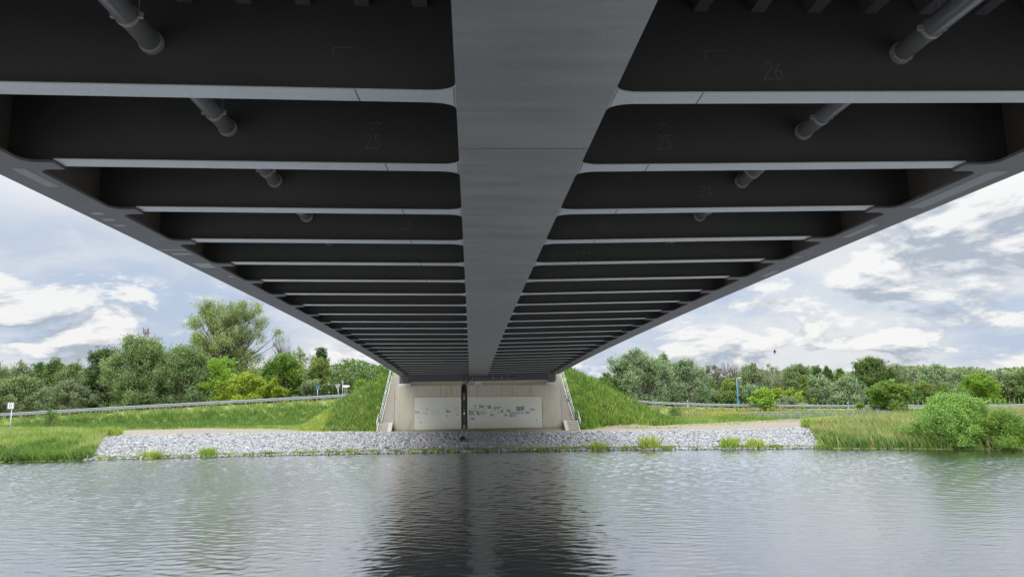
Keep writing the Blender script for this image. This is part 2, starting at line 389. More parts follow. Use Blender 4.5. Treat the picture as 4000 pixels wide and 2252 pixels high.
# ------------------------------------------------------------------ bridge
XC0, XC1, XL0, XL1, XR1, XR0 = -.149, 1.714, -7.236, -6.55, 8.40, 9.163
Y0, BW, DY = 7.608, .3175, 2.5545
KA, KB = -5, 25
YEND = 71.9
def zs(x, y): return 8.25 - .0002865*y*y + .004*abs(x-.78)
def zbm(x, y): return zs(x, y) + .05*min(1, max(0, (XC0-x)/4.5, (x-XC1)/4.5))
bridge = empty('bridge', (.78, 30, 8.2), 'grey steel girder bridge crossing the canal overhead, seen from below', 'bridge')
ys = [KA*DY+Y0-1.2 + i*DY/2 for i in range(200)]
ys = [y for y in ys if y < YEND-.3] + [YEND]
def rail_plate(mb, x0, x1, zo, th):
    pts = []
    n = len(ys)
    vs = [(x, y, zs(x, y)+zo+dz) for y in ys for x, dz in ((x0, 0), (x1, 0), (x1, th), (x0, th))]
    fs = [[4*i+j, 4*i+(j+1) % 4, 4*i+4+(j+1) % 4, 4*i+4+j] for i in range(n-1) for j in range(4)] + [[3, 2, 1, 0], [4*n-4, 4*n-3, 4*n-2, 4*n-1]]
    mb.add(vs, fs)
DH = 1.36
mb = MB(); rail_plate(mb, XC0, XC1, 0, .05); rail_plate(mb, XC0+.09, XC0+.12, .05, DH-.05); rail_plate(mb, XC1-.12, XC1-.09, .05, DH-.05)
mb.build('centre_girder', MT['steel'], bridge)
def arc(cx, cy, rx, ry, a0, a1, n=6): return [(cx+rx*math.cos(R(a0+(a1-a0)*i/n)), cy+ry*math.sin(R(a0+(a1-a0)*i/n))) for i in range(n+1)]
KS = range(KA, KB)
for side in (-1, 1):
    mb = MB()
    xo, xi, xl = (XL0, XL1, -6.13) if side < 0 else (XR0, XR1, 7.93)
    rail_plate(mb, min(xo, xi), max(xo, xi), 0, .045); xw = (xo+xi)/2
    for k in KS:
        ya, yb = Y0+k*DY, Y0+k*DY+BW; s = -side; r = .24
        # lug: flares out of the flange, ends square at xl
        poly = [(xl, ya), (xl, yb)] + arc(xi+s*r, yb+r*.8, r, r*.8, 270, 180 if s > 0 else 360) + arc(xi+s*r, ya-r*.8, r, r*.8, 180 if s > 0 else 0, 90)
        if s > 0: poly = poly
        else: poly = poly[::-1]
        mb.prism(poly, lambda x, y: zs(x, y), lambda x, y: zs(x, y)+.04)
    eg = mb.build('edge_girder', MT['steel_edge'], bridge)
    b = MB(); rail_plate(b, xw-.015, xw+.015, .0455, DH-.047); b.build('girder_web', MT['steel_brown_shaded'], eg)
    # end block over the bearing
    b = MB(); xa, xb = (-7.28, -6.43) if side < 0 else (7.92, 8.80); zl = 6.30 if side < 0 else 6.20
    b.box(xa, xb, YEND, YEND+1.0, zl, zs(xo, YEND)+.4); b.build('end_block', MT['steel_edge'], eg)
    if side < 0:
        for px, py, sx, sy in ((-6.95, 13.0, .1, .07), (-6.97, 13.45, .1, .07), (-6.98, 13.9, .1, .07), (-6.86, 16.6, .22, .09), (-6.9, 16.15, .33, .05), (-6.85, 18.0, .2, .3), (-6.8, 10.9, .10, .45), (-6.72, 19.6, .07, .09)):
            q = MB(); q.add([(px-sx, py-sy, zs(px-sx, py-sy)-.003), (px+sx, py-sy, zs(px+sx, py-sy)-.003), (px+sx, py+sy, zs(px+sx, py+sy)-.003), (px-sx, py+sy, zs(px-sx, py+sy)-.003)], [[3, 2, 1, 0]])
            q.build('paint_patch', MT['patch'] if py > 12 else MT['weldlight'], eg)
    else:
        for px, py, sx, sy in ((8.75, 11.6, .16, 1.1), (8.7, 14.6, .1, .6), (8.62, 17.4, .12, .08), (8.9, 19.8, .1, .5)):
            q = MB(); q.add([(px-sx, py-sy, zs(px-sx, py-sy)-.003), (px+sx, py-sy, zs(px+sx, py-sy)-.003), (px+sx, py+sy, zs(px+sx, py+sy)-.003), (px-sx, py+sy, zs(px-sx, py+sy)-.003)], [[3, 2, 1, 0]])
            q.build('paint_patch', MT['weldlight'], eg)
mb = MB(); rail_plate(mb, XL0+.1, XR0-.1, DH, .02); mb.build('deck_plate', MT['steel_shaded'], bridge)
# longitudinal stiffeners under the deck
zr = 1.135
for x in [-.57-.69*i for i in range(9)] + [2.14+.72*i for i in range(9)]:
    b = MB(); pr = [(-.085, zr), (.085, zr), (.15, DH-.003), (-.15, DH-.003)]
    vs = [(x+a, y, zs(x, y)+c) for y in ys[:14] for a, c in pr]; n = 14
    b.add(vs, [[4*i+j, 4*i+(j+1) % 4, 4*i+4+(j+1) % 4, 4*i+4+j] for i in range(n-1) for j in range(4)])
    b.build('stiffener_rib', MT['steel_edge'], bridge)
# stroke lettering for chalk and spray tags
GL = {'0': [[(0,.5),(.1,.9),(.5,1),(.9,.9),(1,.5),(.9,.1),(.5,0),(.1,.1),(0,.5)]], '1': [[(.1,.75),(.5,1),(.5,0)],[(.1,0),(.9,0)]],
 '2': [[(0,.8),(.2,1),(.7,1),(.9,.75),(.7,.5),(.1,.1),(0,0),(1,.05)]], '3': [[(0,.9),(.5,1),(.9,.8),(.4,.52),(.95,.25),(.5,0),(0,.1)]],
 '4': [[(.7,0),(.7,1),(0,.35),(1,.35)]], '5': [[(.9,1),(.2,1),(.15,.55),(.7,.6),(.95,.3),(.6,0),(0,.08)]], '6': [[(.8,.95),(.3,.75),(.05,.3),(.4,0),(.9,.15),(.75,.5),(.15,.4)]],
 'B': [[(0,0),(0,1),(.7,.95),(.75,.6),(.1,.52),(.9,.4),(.85,.05),(0,0)]], 'S': [[(.95,.85),(.5,1),(.1,.8),(.3,.55),(.8,.4),(.85,.1),(.4,0),(0,.15)]],
 'C': [[(1,.85),(.5,1),(.05,.6),(.1,.2),(.5,0),(1,.15)]], 'H': [[(0,0),(.05,1)],[(.9,0),(1,1)],[(0,.5),(1,.55)]], 'E': [[(.9,1),(0,1),(0,0),(.95,0)],[(0,.5),(.7,.5)]],
 'R': [[(0,0),(0,1),(.8,.9),(.8,.6),(.05,.5),(.95,0)]], 'T': [[(0,1),(1,1)],[(.5,1),(.5,0)]], 'A': [[(0,0),(.5,1),(1,0)],[(.2,.4),(.8,.4)]], 'D': [[(0,0),(0,1),(.6,.9),(.95,.5),(.6,.1),(0,0)]],
 'O': [[(.5,1),(.05,.6),(.1,.2),(.5,0),(.95,.3),(.9,.8),(.5,1)]], 'Z': [[(0,1),(1,1),(0,0),(1,0)]], 'K': [[(0,0),(0,1)],[(.9,1),(.05,.45),(1,0)]], 'X': [[(0,0),(1,1)],[(0,1),(1,0)]],
 'U': [[(0,1),(.05,.2),(.5,0),(.95,.2),(1,1)]], 'N': [[(0,0),(0,1),(1,0),(1,1)]], '-': [[(.1,.5),(.9,.5)]], '_': [[(0,.1),(1,.0)]], '(': [[(.9,1.15),(.3,.8),(.2,.3),(.6,-.1)]], ')': [[(-.4,1.2),(.3,1.1),(.9,.8)]],
 'L': [[(0,1),(0,0),(.9,0)]], 'V': [[(0,1),(.5,0),(1,1)]], '7': [[(0,.9),(1,1),(.3,0)]], '/': [[(0,1),(1,.3)],[(0,.7),(.9,0)],[(.1,.4),(.6,0)]], '=': [[(0,.9),(.9,1)],[(.1,.35),(.9,0)]], '~': [[(0,.2),(.2,.9),(.35,.1),(.5,.8),(.65,.1),(.8,.9),(1,.3)]], ' ': []}
def strokes(mb, text, x0, z0, wd, ht, th, y, jit=.06, rs=random):
    n = len(text); cw = wd/n
    for i, ch in enumerate(text):
        for st in GL.get(ch, GL['~']):
            P = [(x0+i*cw+cw*.82*(a+rs.uniform(-jit, jit)), z0+ht*(b+rs.uniform(-jit, jit))) for a, b in st]
            for (ax, az_), (bx, bz) in zip(P[:-1], P[1:]):
                l = math.hypot(bx-ax, bz-az_) or 1; nx_, nz_ = -(bz-az_)/l*th/2, (bx-ax)/l*th/2; ex, ez = (bx-ax)/l*th*.3, (bz-az_)/l*th*.3
                yy = y - rs.uniform(0, .002)
                mb.add([(ax+nx_-ex, yy, az_+nz_-ez), (ax-nx_-ex, yy, az_-nz_-ez), (bx-nx_+ex, yy, bz-nz_+ez), (bx+nx_+ex, yy, bz+nz_+ez)], [[0, 1, 2, 3]])
CH = {0: [(1, '26', 3.73, 8.60), (1, '_', 3.04, 8.86), (-1, '_', -1.45, 8.84)], 1: [(1, '25', 3.1, 8.64), (1, '_', 3.03, 8.84), (-1, '25', -1.48, 8.63), (-1, '_', -1.45, 8.83)],
      2: [(1, '24', 4.63, 8.61), (1, '_', 3.02, 8.81), (-1, '_', -1.46, 8.82)], 3: [(-1, '23', -1.43, 8.60), (1, '23', 3.07, 8.57)], 4: [(1, '22', 3.12, 8.54)]}
def crossbeam(k, side):
    ya, yb = Y0+k*DY, Y0+k*DY+BW
    xin, xout = (XC0, -6.125) if side < 0 else (XC1, 7.925)
    s = side; rx, ry = .30, .17
    # flange with a flare at the centre girder
    a1 = arc(xin+s*rx, yb+ry, rx, ry, 180 if s > 0 else 360, 270); a0 = arc(xin+s*rx, ya-ry, rx, ry, 90, 180 if s > 0 else 0)
    poly = [(xout, yb), (xout, ya)] + a0 + a1
    if s > 0: poly = poly[::-1]
    # poly order must be counter-clockwise seen from above
    ar = sum(poly[i][0]*poly[(i+1) % len(poly)][1]-poly[(i+1) % len(poly)][0]*poly[i][1] for i in range(len(poly)))
    if ar < 0: poly = poly[::-1]
    mb = MB(); mb.prism(poly, zbm, lambda x, y: zbm(x, y)+.014)
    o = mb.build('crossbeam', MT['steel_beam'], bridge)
    ym = (ya+yb)/2; xe = XL0+.36 if side < 0 else XR0-.40; xi_ = XC0+.088 if side < 0 else XC1-.088
    w_ = MB(); xa, xb = min(xi_, xe), max(xi_, xe)
    pl = lambda x, t: (zbm(x, ym)+.015 if t == 0 else zs(x, ym)+DH-.002)
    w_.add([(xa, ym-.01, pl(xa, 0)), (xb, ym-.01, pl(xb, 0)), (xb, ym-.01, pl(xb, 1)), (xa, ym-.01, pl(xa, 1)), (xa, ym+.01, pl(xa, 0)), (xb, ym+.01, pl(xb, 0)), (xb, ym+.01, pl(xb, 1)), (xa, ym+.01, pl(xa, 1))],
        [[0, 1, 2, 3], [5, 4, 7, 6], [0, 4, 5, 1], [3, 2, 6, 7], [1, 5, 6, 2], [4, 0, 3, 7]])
    w_.build('web_plate', MT['steel_shaded'], o)
    if 0 <= k < 6:
        for xq in ((-1.3, -1.62) if side < 0 else (2.82,)):
            if side < 0 and k > 3 and xq < -1.5: continue
            q = MB(); x_ = xq+random.uniform(-.05, .05)
            q.add([(x_, ya+.003, zbm(x_, ya)-.003), (x_+.018, ya+.003, zbm(x_, ya)-.003), (x_+.03, yb-.003, zbm(x_, yb)-.003), (x_+.012, yb-.003, zbm(x_, yb)-.003)], [[3, 2, 1, 0]])
            q.build('weld_seam', MT['weld'], o)
        q = MB(); x_ = xin+s*.02
        q.add([(x_-.008, ya-.12, zbm(x_, ya)-.003), (x_+.008, ya-.12, zbm(x_, ya)-.003), (x_+.008, yb+.12, zbm(x_, yb)-.003), (x_-.008, yb+.12, zbm(x_, yb)-.003)], [[3, 2, 1, 0]])
        q.build('weld_seam', MT['weldlight'] if k != 1 else MT['weld'], o)
    for sd, tx, cx, cz in CH.get(k, []):
        if sd != side: continue
        q = MB()
        if tx == '_': strokes(q, 'L' if k == 0 else '7', cx-.14, cz, .3, .12 if k else -.14, .008, ym-.013, .03)
        else: strokes(q, tx, cx-.12, cz-.1, .26, .22, .010, ym-.013, .06)
        q.build('chalk_mark', MT['chalk'], o)
for k in range(KA, KB):
    crossbeam(k, -1); crossbeam(k, 1)
# weld seams of the centre girder
for yq, mt, wq in ((9.45, 'weld', .012), (20.6, 'weldlight', .02), (33.2, 'weldlight', .03), (46, 'weld', .03), (58.5, 'weld', .04)):
    q = MB(); q.add([(XC0+.01, yq, zs(0, yq)-.004), (XC1-.01, yq, zs(1.6, yq)-.004), (XC1-.01, yq+wq, zs(1.6, yq)-.004), (XC0+.01, yq+wq, zs(0, yq)-.004)], [[3, 2, 1, 0]])
    q.build('weld_seam', MT[mt], bridge)
# end crossbeam
b = MB(); b.box(XL0+.85, XR0-1.25, YEND+.02, YEND+.3, 6.22, zs(0, YEND)+DH-.01); b.build('end_crossbeam', MT['dark_steel'], bridge)
# two drain pipes running lengthwise through the webs
for px, off in ((-3.67, .61), (5.36, .60)):
    yy = [-6+3*i for i in range(26)]
    b = MB(); b.tube([(px, y, zs(px, y)+off) for y in yy], .118, 16); pp = b.build('drain_pipe', MT['pipe'], bridge, True)
    for k in range(-1, 4):
        yk = Y0+k*DY+BW/2
        b = MB(); b.tube([(px, yk-.08, zs(px, yk)+off), (px, yk+.02, zs(px, yk)+off)], .140, 16); b.build('pipe_sleeve', MT['clampm'], pp)
        b = MB()
        for dy_, r_, wd in ((-.62, .128, .05),):
            b.tube([(px, yk+dy_-wd/2, zs(px, yk)+off), (px, yk+dy_+wd/2, zs(px, yk)+off)], r_, 16)
        b.tube([(px+.12, yk-.62, zs(px, yk)+off), (px+.12, yk-.62, zs(px, yk)+1.3)], .006, 5); b.box(px+.10, px+.17, yk-.645, yk-.60, zs(px, yk)+off-.03, zs(px, yk)+off+.03); b.box(px-.17, px-.10, yk-.64, yk-.60, zs(px, yk)+off-.03, zs(px, yk)+off+.03)
        b.build('pipe_clamp', MT['clampm'], pp)
# cross drain under the bridge end
b = MB(); b.tube([(4.9, YEND-.05, 6.75), (4.35, YEND-.2, 6.40), (.5, YEND-.2, 6.47), (.2, YEND-.2, 6.45), (-.3, YEND-.5, 6.10), (-.62, YEND-.75, 5.9)], .075, 10)
cp = b.build('drain_pipe', MT['pipe'], bridge, True)
for x_ in (.15, 2.3, 3.2, 3.85): b = MB(); b.tube([(x_-.05, YEND-.2, 6.45), (x_+.05, YEND-.2, 6.45)], .09, 10); b.tube([(x_, YEND-.2, 6.4), (x_, YEND-.2, 6.85)], .012, 5); b.build('pipe_clamp', MT['galv'], cp)

# ------------------------------------------------------------------ abutment
ab = empty('bridge_abutment', (.75, 72, 1.2), 'board-marked concrete bridge abutment with smooth pale panels covered in spray tags', 'abutment')
def ztop(x): return 5.82 - (x+7.78)*.0100
def slab(mb, x0, x1, y0, y1, z0):
    mb.prism([(x0, y0), (x1, y0), (x1, y1), (x0, y1)], z0, lambda x, y: ztop(x))
mb = MB(); slab(mb, -7.78, -1.01, 71, 74, .4); slab(mb, -.38, 9.25, 71, 74, .4); slab(mb, -1.01, -.38, 71.55, 74, .4)
wall = mb.build('wall', MT['concrete'], ab)
def zp(x): return 4.67 - (x+5.71)*.0116
mb = MB(); mb.prism([(-5.71, 70.975), (-1.012, 70.975), (-1.012, 70.999), (-5.71, 70.999)], .6, lambda x, y: zp(x)); pL = mb.build('smooth_panel', MT['coat'], ab)
mb = MB(); mb.prism([(-.378, 70.975), (7.18, 70.975), (7.18, 70.999), (-.378, 70.999)], .6, lambda x, y: zp(x)); pR = mb.build('smooth_panel', MT['coat'], ab)
mb = MB(); mb.box(7.185, 7.215, 70.985, 70.998, .6, zp(7.2)); mb.prism([(-5.72, 70.985), (7.22, 70.985), (7.22, 70.998), (-5.72, 70.998)], lambda x, y: zp(x)+.003, lambda x, y: zp(x)+.035); mb.box(-5.742, -5.715, 70.985, 70.998, .6, zp(-5.7))
mb.build('panel_edge_strip', MT['darkgrey'], ab)  # thin dark strips along the right, top and left panel edges
# formwork joints, a proud corner bead and the coping edge
mb = MB(); mb.box(-7.80, -7.70, 70.96, 71.0, .6, ztop(-7.7)+.004); mb.box(9.17, 9.27, 70.96, 71.0, .6, ztop(9.2)+.004); mb.build('corner_bead', MT['cheek'], ab)
mb = MB()
for x_ in (-5.45, 4.2, .6, -3.1, 6.1): mb.box(x_, x_+.035, 70.992, 71.0, zp(x_)+.04, ztop(x_)-.01)
mb.build('formwork_joint', MT['darkconc'], ab)
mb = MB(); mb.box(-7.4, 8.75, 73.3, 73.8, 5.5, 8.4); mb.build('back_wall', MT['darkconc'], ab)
for x0, x1, bx0, bx1, zl in ((-7.38, -6.2, -7.15, -6.35, 6.30), (7.8, 8.78, 7.98, 8.72, 6.20)):
    mb = MB(); mb.box(x0, x1, 71.55, 72.9, 5.6, zl-.24); pl_ = mb.build('bearing_plinth', MT['plinth'], ab)
    mb = MB(); mb.box(bx0+.12, bx1-.12, 71.75, 72.6, zl-.239, zl-.002); mb.box(bx0, bx1, 71.7, 72.65, zl-.075, zl-.003); mb.box(bx0, bx1, 71.7, 72.65, zl-.235, zl-.17); mb.build('bearing', MT['bearing'], pl_)
for sx in (-1, 1):
    xa, xb = (-7.78, -7.42) if sx < 0 else (8.82, 9.25)
    mb = MB(); mb.add([(x, y, z) for x in (xa, xb) for y, z in ((73.0, 5.4), (73.0, 7.35 if sx < 0 else 7.1), (75.0, 8.0), (83, 8.1), (83, 5.4))], [[0, 1, 2, 3, 4], [9, 8, 7, 6, 5], [0, 5, 6, 1], [1, 6, 7, 2], [2, 7, 8, 3], [3, 8, 9, 4], [4, 9, 5, 0]])
    mb.build('wing_wall', MT['cheek'], ab)
# downpipe in its recess
mb = MB(); mb.tube([(-.70, 71.25, 1.32), (-.70, 71.25, 5.95)], .17, 16); dp = mb.build('downpipe', MT['dark'], ab, True)
mb = MB(); mb.tube([(-.70, 71.25, 1.3), (-.70, 71.25, 4.1)], .178, 16); mb.build('lower_pipe', MT['darkgrey'], dp, True)
mb = MB(); mb.tube([(-.70, 71.25, 1.3), (-.70, 71.25, 1.85)], .185, 16); mb.build('pipe_foot', MT['galvpaint'], dp, True)
for z_, r_, h_ in ((4.95, .185, .05), (4.78, .19, .04), (4.30, .2, .10), (3.3, .19, .04), (5.93, .19, .06)):
    mb = MB(); mb.tube([(-.70, 71.25, z_), (-.70, 71.25, z_+h_)], r_, 16); mb.build('pipe_collar', MT['clampm'] if z_ < 5 else MT['galv'], dp)
mb = MB(); mb.box(-.78, -.62, 71.045, 71.07, 4.42, 4.72); mb.build('pipe_label', MT['galvpaint'], dp)
mb = MB(); mb.add([(-.78, 71.045, 2.86), (-.62, 71.045, 2.86), (-.62, 71.045, 3.0), (-.70, 71.045, 3.12), (-.78, 71.045, 3.0)], [[0, 1, 2, 3, 4]]); mb.build('pipe_mark', MT['white'], dp)
mb = MB(); mb.tube([(-.70, 71.25, 5.96), (-.70, 71.25, 6.7), (-.70, 71.6, 6.95)], .10, 12); mb.build('upper_pipe', MT['pipe'], dp, True)
# spray tags  (text, x, y, w, h in pixels of a close crop, colour)
COL = dict(blue=(.20, .24, .33), teal=(.36, .48, .44), pink=(.58, .50, .45), black=(.09, .09, .08), red=(.55, .33, .25), navy=(.17, .20, .31))
TM = {k: simple('spray_'+k, v, .8, 0, .25, 12) for k, v in COL.items()}
def crop(u, v):
    fx = 1600+u/4.6836; fy = 1530+v/4.6836; x = -5.71+(fx-1618)*.02583
    return x, 1.29+(1684-fy)*.02522-(x+5.71)*.0115
TAGS = [('BSC', 105, 345, 85, 50, 'navy', 1.2), ('~~~', 190, 290, 100, 34, 'pink', 1.4), ('7N', 305, 308, 34, 20, 'black', 1), ('TKRE', 240, 372, 88, 40, 'teal', 1.4), ('(BSC)', 385, 318, 225, 84, 'teal', 1.3), ('____', 415, 400, 180, 34, 'teal', 1),
 ('BS', 120, 440, 90, 36, 'pink', 1.6), ('C-', 145, 470, 80, 40, 'pink', 1.6), ('V', 648, 298, 52, 60, 'black', 1), ('-~~-', 650, 345, 105, 30, 'black', 1.2), ('=', 655, 420, 50, 40, 'black', 1.3), ('TKXZ', 795, 285, 88, 32, 'teal', 1.5), ('BE', 835, 340, 85, 60, 'pink', 1.6), ('TK', 842, 405, 50, 30, 'red', 1.8),
 ('BSC', 1085, 350, 105, 75, 'black', 1.6), ('/', 1215, 345, 75, 85, 'black', 2), ('BSC', 1298, 365, 105, 50, 'blue', 1.5), ('TAKZ', 1100, 480, 85, 30, 'blue', 1.7), ('~~~', 1412, 262, 70, 14, 'black', 1.2), ('UNA_', 1420, 280, 90, 28, 'black', 1.2), ('BSC~', 1540, 275, 130, 32, 'blue', 1.4), ('B', 1540, 300, 40, 40, 'blue', 1.2), ('1', 1590, 295, 65, 100, 'blue', 1.6),
 ('3X', 1660, 335, 50, 50, 'black', 1.3), ('~T~', 1690, 285, 95, 34, 'pink', 1.6), ('BEC', 1480, 355, 85, 40, 'pink', 1.6), ('TAK', 1465, 418, 66, 26, 'blue', 2), ('TAK', 1715, 420, 66, 26, 'blue', 1.8), ('2OO', 1770, 335, 72, 36, 'black', 1.2), ('(HERTHA)', 1945, 280, 165, 66, 'black', 1.4), ('_', 1950, 345, 150, 10, 'black', 1.2), ('DONNAX', 1825, 385, 118, 28, 'navy', 1.2),
 ('BSC-V', 1828, 430, 105, 34, 'navy', 1.5), ('DO-B', 1958, 378, 125, 40, 'blue', 1.2), ('TERX', 2110, 375, 90, 34, 'blue', 1.5), ('TERX', 2190, 318, 108, 36, 'blue', 1.5)]
CN = dict(blue='blue', teal='teal', pink='pale pink', black='black', red='red', navy='dark blue')
for tx, u, v, wd, ht, c, th in TAGS:
    x0, z0 = crop(u, v+ht); q = MB(); strokes(q, tx, x0, z0, wd/4.6836*.02583, ht/4.6836*.02522, .032*th, 70.971, .07)
    o = q.build('graffiti_tag', TM[c], pL if x0 < -.9 else pR); o['label'] = CN[c] + ' sprayed graffiti'
q = MB()
for u, v in ((200, 553), (2318, 533)): x0, z0 = crop(u, v); q.box(x0-.05, x0+.05, 70.968, 70.974, z0-.05, z0+.05)
q.build('anchor_hole', MT['ink'], pR)

def text_mesh(txt, size, name, mat, parent, loc, bold=.0):
    cu = bpy.data.curves.new(name, 'FONT'); cu.body = txt; cu.size = size; cu.align_x = 'CENTER'; cu.align_y = 'CENTER'; cu.offset = bold; cu.extrude = .004
    t = bpy.data.objects.new(name, cu); C.objects.link(t); dg = bpy.context.evaluated_depsgraph_get(); me = bpy.data.meshes.new_from_object(t.evaluated_get(dg))
    bpy.data.objects.remove(t); me.materials.clear(); me.materials.append(mat)
    n = len(me.vertices); v = np.empty(n*3, np.float32); me.vertices.foreach_get('co', v); v = v.reshape(-1, 3)
    nv = np.stack([v[:, 0]+loc[0], loc[1]-v[:, 2], v[:, 1]+loc[2]], 1); me.vertices.foreach_set('co', nv.ravel().astype(np.float32)); me.update()
    o = bpy.data.objects.new(name, me); C.objects.link(o); o.parent = parent; o.matrix_parent_inverse = pinv(parent); return o
# kilometre sign
ks = empty('kilometre_sign', (.72, 70.95, 3.27), 'white kilometre sign with black frame reading 21,390 on the pale abutment panel', 'sign')
x0, z0 = crop(1158, 330); x1, z1 = crop(1367, 244)
mb = MB(); mb.box(x0, x1, 70.93, 70.97, z0, z1); mb.build('frame', MT['ink'], ks)
mb = MB(); mb.box(x0+.03, x1-.03, 70.92, 70.929, z0+.03, z1-.03); mb.build('panel', MT['white'], ks)
text_mesh('21,390', .36, 'numerals', MT['ink'], ks, ((x0+x1)/2, 70.912, (z0+z1)/2+.01), .012)
mb = MB(); mb.box(.45, 1.11, 72.6, 72.95, 5.78, 6.12); mb.box(.42, 1.14, 72.57, 72.59, 5.84, 6.15)
tag(mb.build('junction_box', MT['plinth']), 'pale grey box standing on the abutment bench under the bridge end', 'box')

# ------------------------------------------------------------------ stairs and handrails
def stairs(sx):
    st = empty('concrete_stairs', (sx*9.2+.7, 70, 1.2), ('narrow concrete stairs climbing along the abutment on the left, beside the steeper sunlit green slope' if sx < 0 else 'narrow concrete stairs climbing along the abutment on the right, next to the bluish-green stained wall'), 'stairs')
    lx0, lx1, ux0, ux1 = (-9.12, -8.2, -8.95, -7.82) if sx < 0 else (9.62, 10.6, 9.3, 10.33)
    zb = 1.25 if sx < 0 else 1.12
    mb = MB(); z = zb
    for i in range(5): mb.box(lx0, lx1, 69.0+i*.30, 70.5 + .6, z-.3 if i else .6, z+.175); z += .175
    mb.build('lower_flight', MT['stairc'], st)
    mb = MB(); mb.box(lx0-.02 if sx < 0 else ux0, ux1 if sx < 0 else lx1+.02, 70.5, 71.4, z-.175, z+.03); mb.build('landing', MT['cheek'], st)
    mb = MB(); jb = MB(); y = 71.3
    for i in range(28):
        mb.box(ux0, ux1, y, y+1.2, z-.5, z+.175)
        jb.box(ux0, ux1, y-.012, y-.001, z+.0, z+.045); z += .175; y += .315
    uf = mb.build('upper_flight', MT['stairc'], st); jb.build('step_joint', MT['darkconc'], uf)
    # raised outer kerbs
    for xk, ya, yb2, za, zb2 in (((lx0-.12, 68.9, 70.5, zb+.05, zb+1.0), (ux0-.12, 71.2, 80.3, zb+1.05, z+.1)) if sx < 0 else ((lx1+.01, 68.9, 70.5, zb+.05, zb+1.0), (ux1+.01, 71.2, 80.3, zb+1.05, z+.1))):
        mb = MB(); mb.add([(x, yy, zz) for x in (xk, xk+.11) for yy, zz in ((ya, za-.6), (ya, za), (yb2, zb2), (yb2, zb2-.9))], [[0, 1, 2, 3], [7, 6, 5, 4], [0, 4, 5, 1], [1, 5, 6, 2], [2, 6, 7, 3], [3, 7, 4, 0]])
        mb.build('kerb', MT['cheek'], st)
    # cheek wall between the lower flight and the abutment
    xa, xb = (lx1+.005, -7.785) if sx < 0 else (9.255, lx0-.005)
    mb = MB(); mb.add([(x, yy, zz) for x in (xa, xb) for yy, zz in ((68.95, .9), (68.95, zb+.08), (70.55, zb+.98), (70.55, .9))], [[0, 1, 2, 3], [7, 6, 5, 4], [0, 4, 5, 1], [1, 5, 6, 2], [2, 6, 7, 3], [3, 7, 4, 0]])
    mb.build('cheek_wall', MT['cheek'], st)
    # handrail
    xr = -9.20 if sx < 0 else 10.78
    xr2 = -9.12 if sx < 0 else 10.5
    hr = empty('handrail', (xr, 69, zb), ('galvanised tube handrail along the left-hand stairs' if sx < 0 else 'galvanised tube handrail along the right-hand stairs'), 'handrail')
    a = zb+.1
    mb = MB()
    mb.tube([(xr, 69.0, a-.3), (xr, 69.0, a+.95), (xr, 70.5, a+1.75), (xr2, 71.0, a+1.75), (xr2, 71.0, a+.95), (xr2, 71.25, a+1.05)], .03, 6)
    mb.tube([(xr2, 71.0, a+1.75), (xr2, 71.3, a+1.9), (xr2, 80.2, a+6.85)], .03, 6)
    mb.build('top_rail', MT['galv'], hr, True)
    mb = MB(); mb.tube([(xr, 69.0, a+.5), (xr, 70.5, a+1.25), (xr2, 71.0, a+1.2)], .024, 6); mb.tube([(xr2, 71.1, a+1.2), (xr2, 80.2, a+6.3)], .03, 6); mb.build('knee_rail', MT['galv'], hr, True)
    for yq in (71.0, 73.2, 75.4, 77.6, 79.8):
        zq = a+.85+(yq-71.3)*.5556
        mb = MB(); mb.tube([(xr2, yq, zq-.5), (xr2, yq, zq+1.05)], .026, 6); mb.build('post', MT['galv'], hr, True)
stairs(-1); stairs(1)

# ------------------------------------------------------------------ guardrails
def densify(road, off, step):
    P = np.array(road, float); seg = np.hypot(*np.diff(P[:, :2], axis=0).T); s = np.concatenate([[0], np.cumsum(seg)]); q = np.arange(0, s[-1], step)
    Q = np.stack([np.interp(q, s, P[:, i]) for i in range(3)], 1); 
    for _ in range(3): Q[1:-1] = (Q[:-2]+2*Q[1:-1]+Q[2:])/4
    t = np.gradient(Q[:, :2], axis=0); t /= np.linalg.norm(t, axis=1)[:, None]
    Q[:, :2] += np.stack([t[:, 1], -t[:, 0]], 1)*off; return Q
def guardrail(road, off, label, x0, x1, z=.0, step=2.1, face=1):
    Q = densify(road, off, step); Q = Q[(Q[:, 0] > x0) & (Q[:, 0] < x1)]
    g_ = empty('guardrail', tuple(Q[0]), label, 'guardrail')
    pr = [(-.02, -.155), (.03, -.12), (.03, -.06), (-.02, -.02), (-.02, .02), (.03, .06), (.03, .12), (-.02, .155), (-.035, .155), (-.035, -.155)]
    mb = MB(); mb.sweep([(a*face, b) for a, b in (pr if face > 0 else pr[::-1])], [(x, y, z_+.60+z) for x, y, z_ in Q]); mb.build('rail', MT['galvpaint'], g_)
    for x, y, z_ in Q:
        mb = MB(); mb.box(x-.04, x+.04, y-.04+.075, y+.04+.075, z_-.25, z_+.70+z); mb.build('post', MT['galvpaint'], g_)
guardrail(LROAD, 4.0, 'near galvanised guardrail following the rising road on the left', -76, -12)
guardrail(LROAD, -4.2, 'far guardrail on the other side of the rising road on the left', -80, -12, face=-1)
guardrail(RROAD, 4.0, 'galvanised guardrail of the road behind the right-hand meadow', 22, 100)

fe = empty('picket_row', (60, 109, 1.4), 'row of slim pale-green pickets standing behind the right-hand guardrail', 'fence')
mp_ = simple('picket_green', (.20, .27, .17), .7)
for i in range(96):
    x = 25+i*.75; Q = np.interp(x, [a[0] for a in RROAD], [a[1] for a in RROAD])+5.2; z_ = float(gz(x, Q))
    mb = MB(); mb.box(x-.03, x+.03, Q-.03, Q+.03, z_-.1, z_+1.25+random.uniform(-.05, .05)); mb.build('picket', mp_, fe)

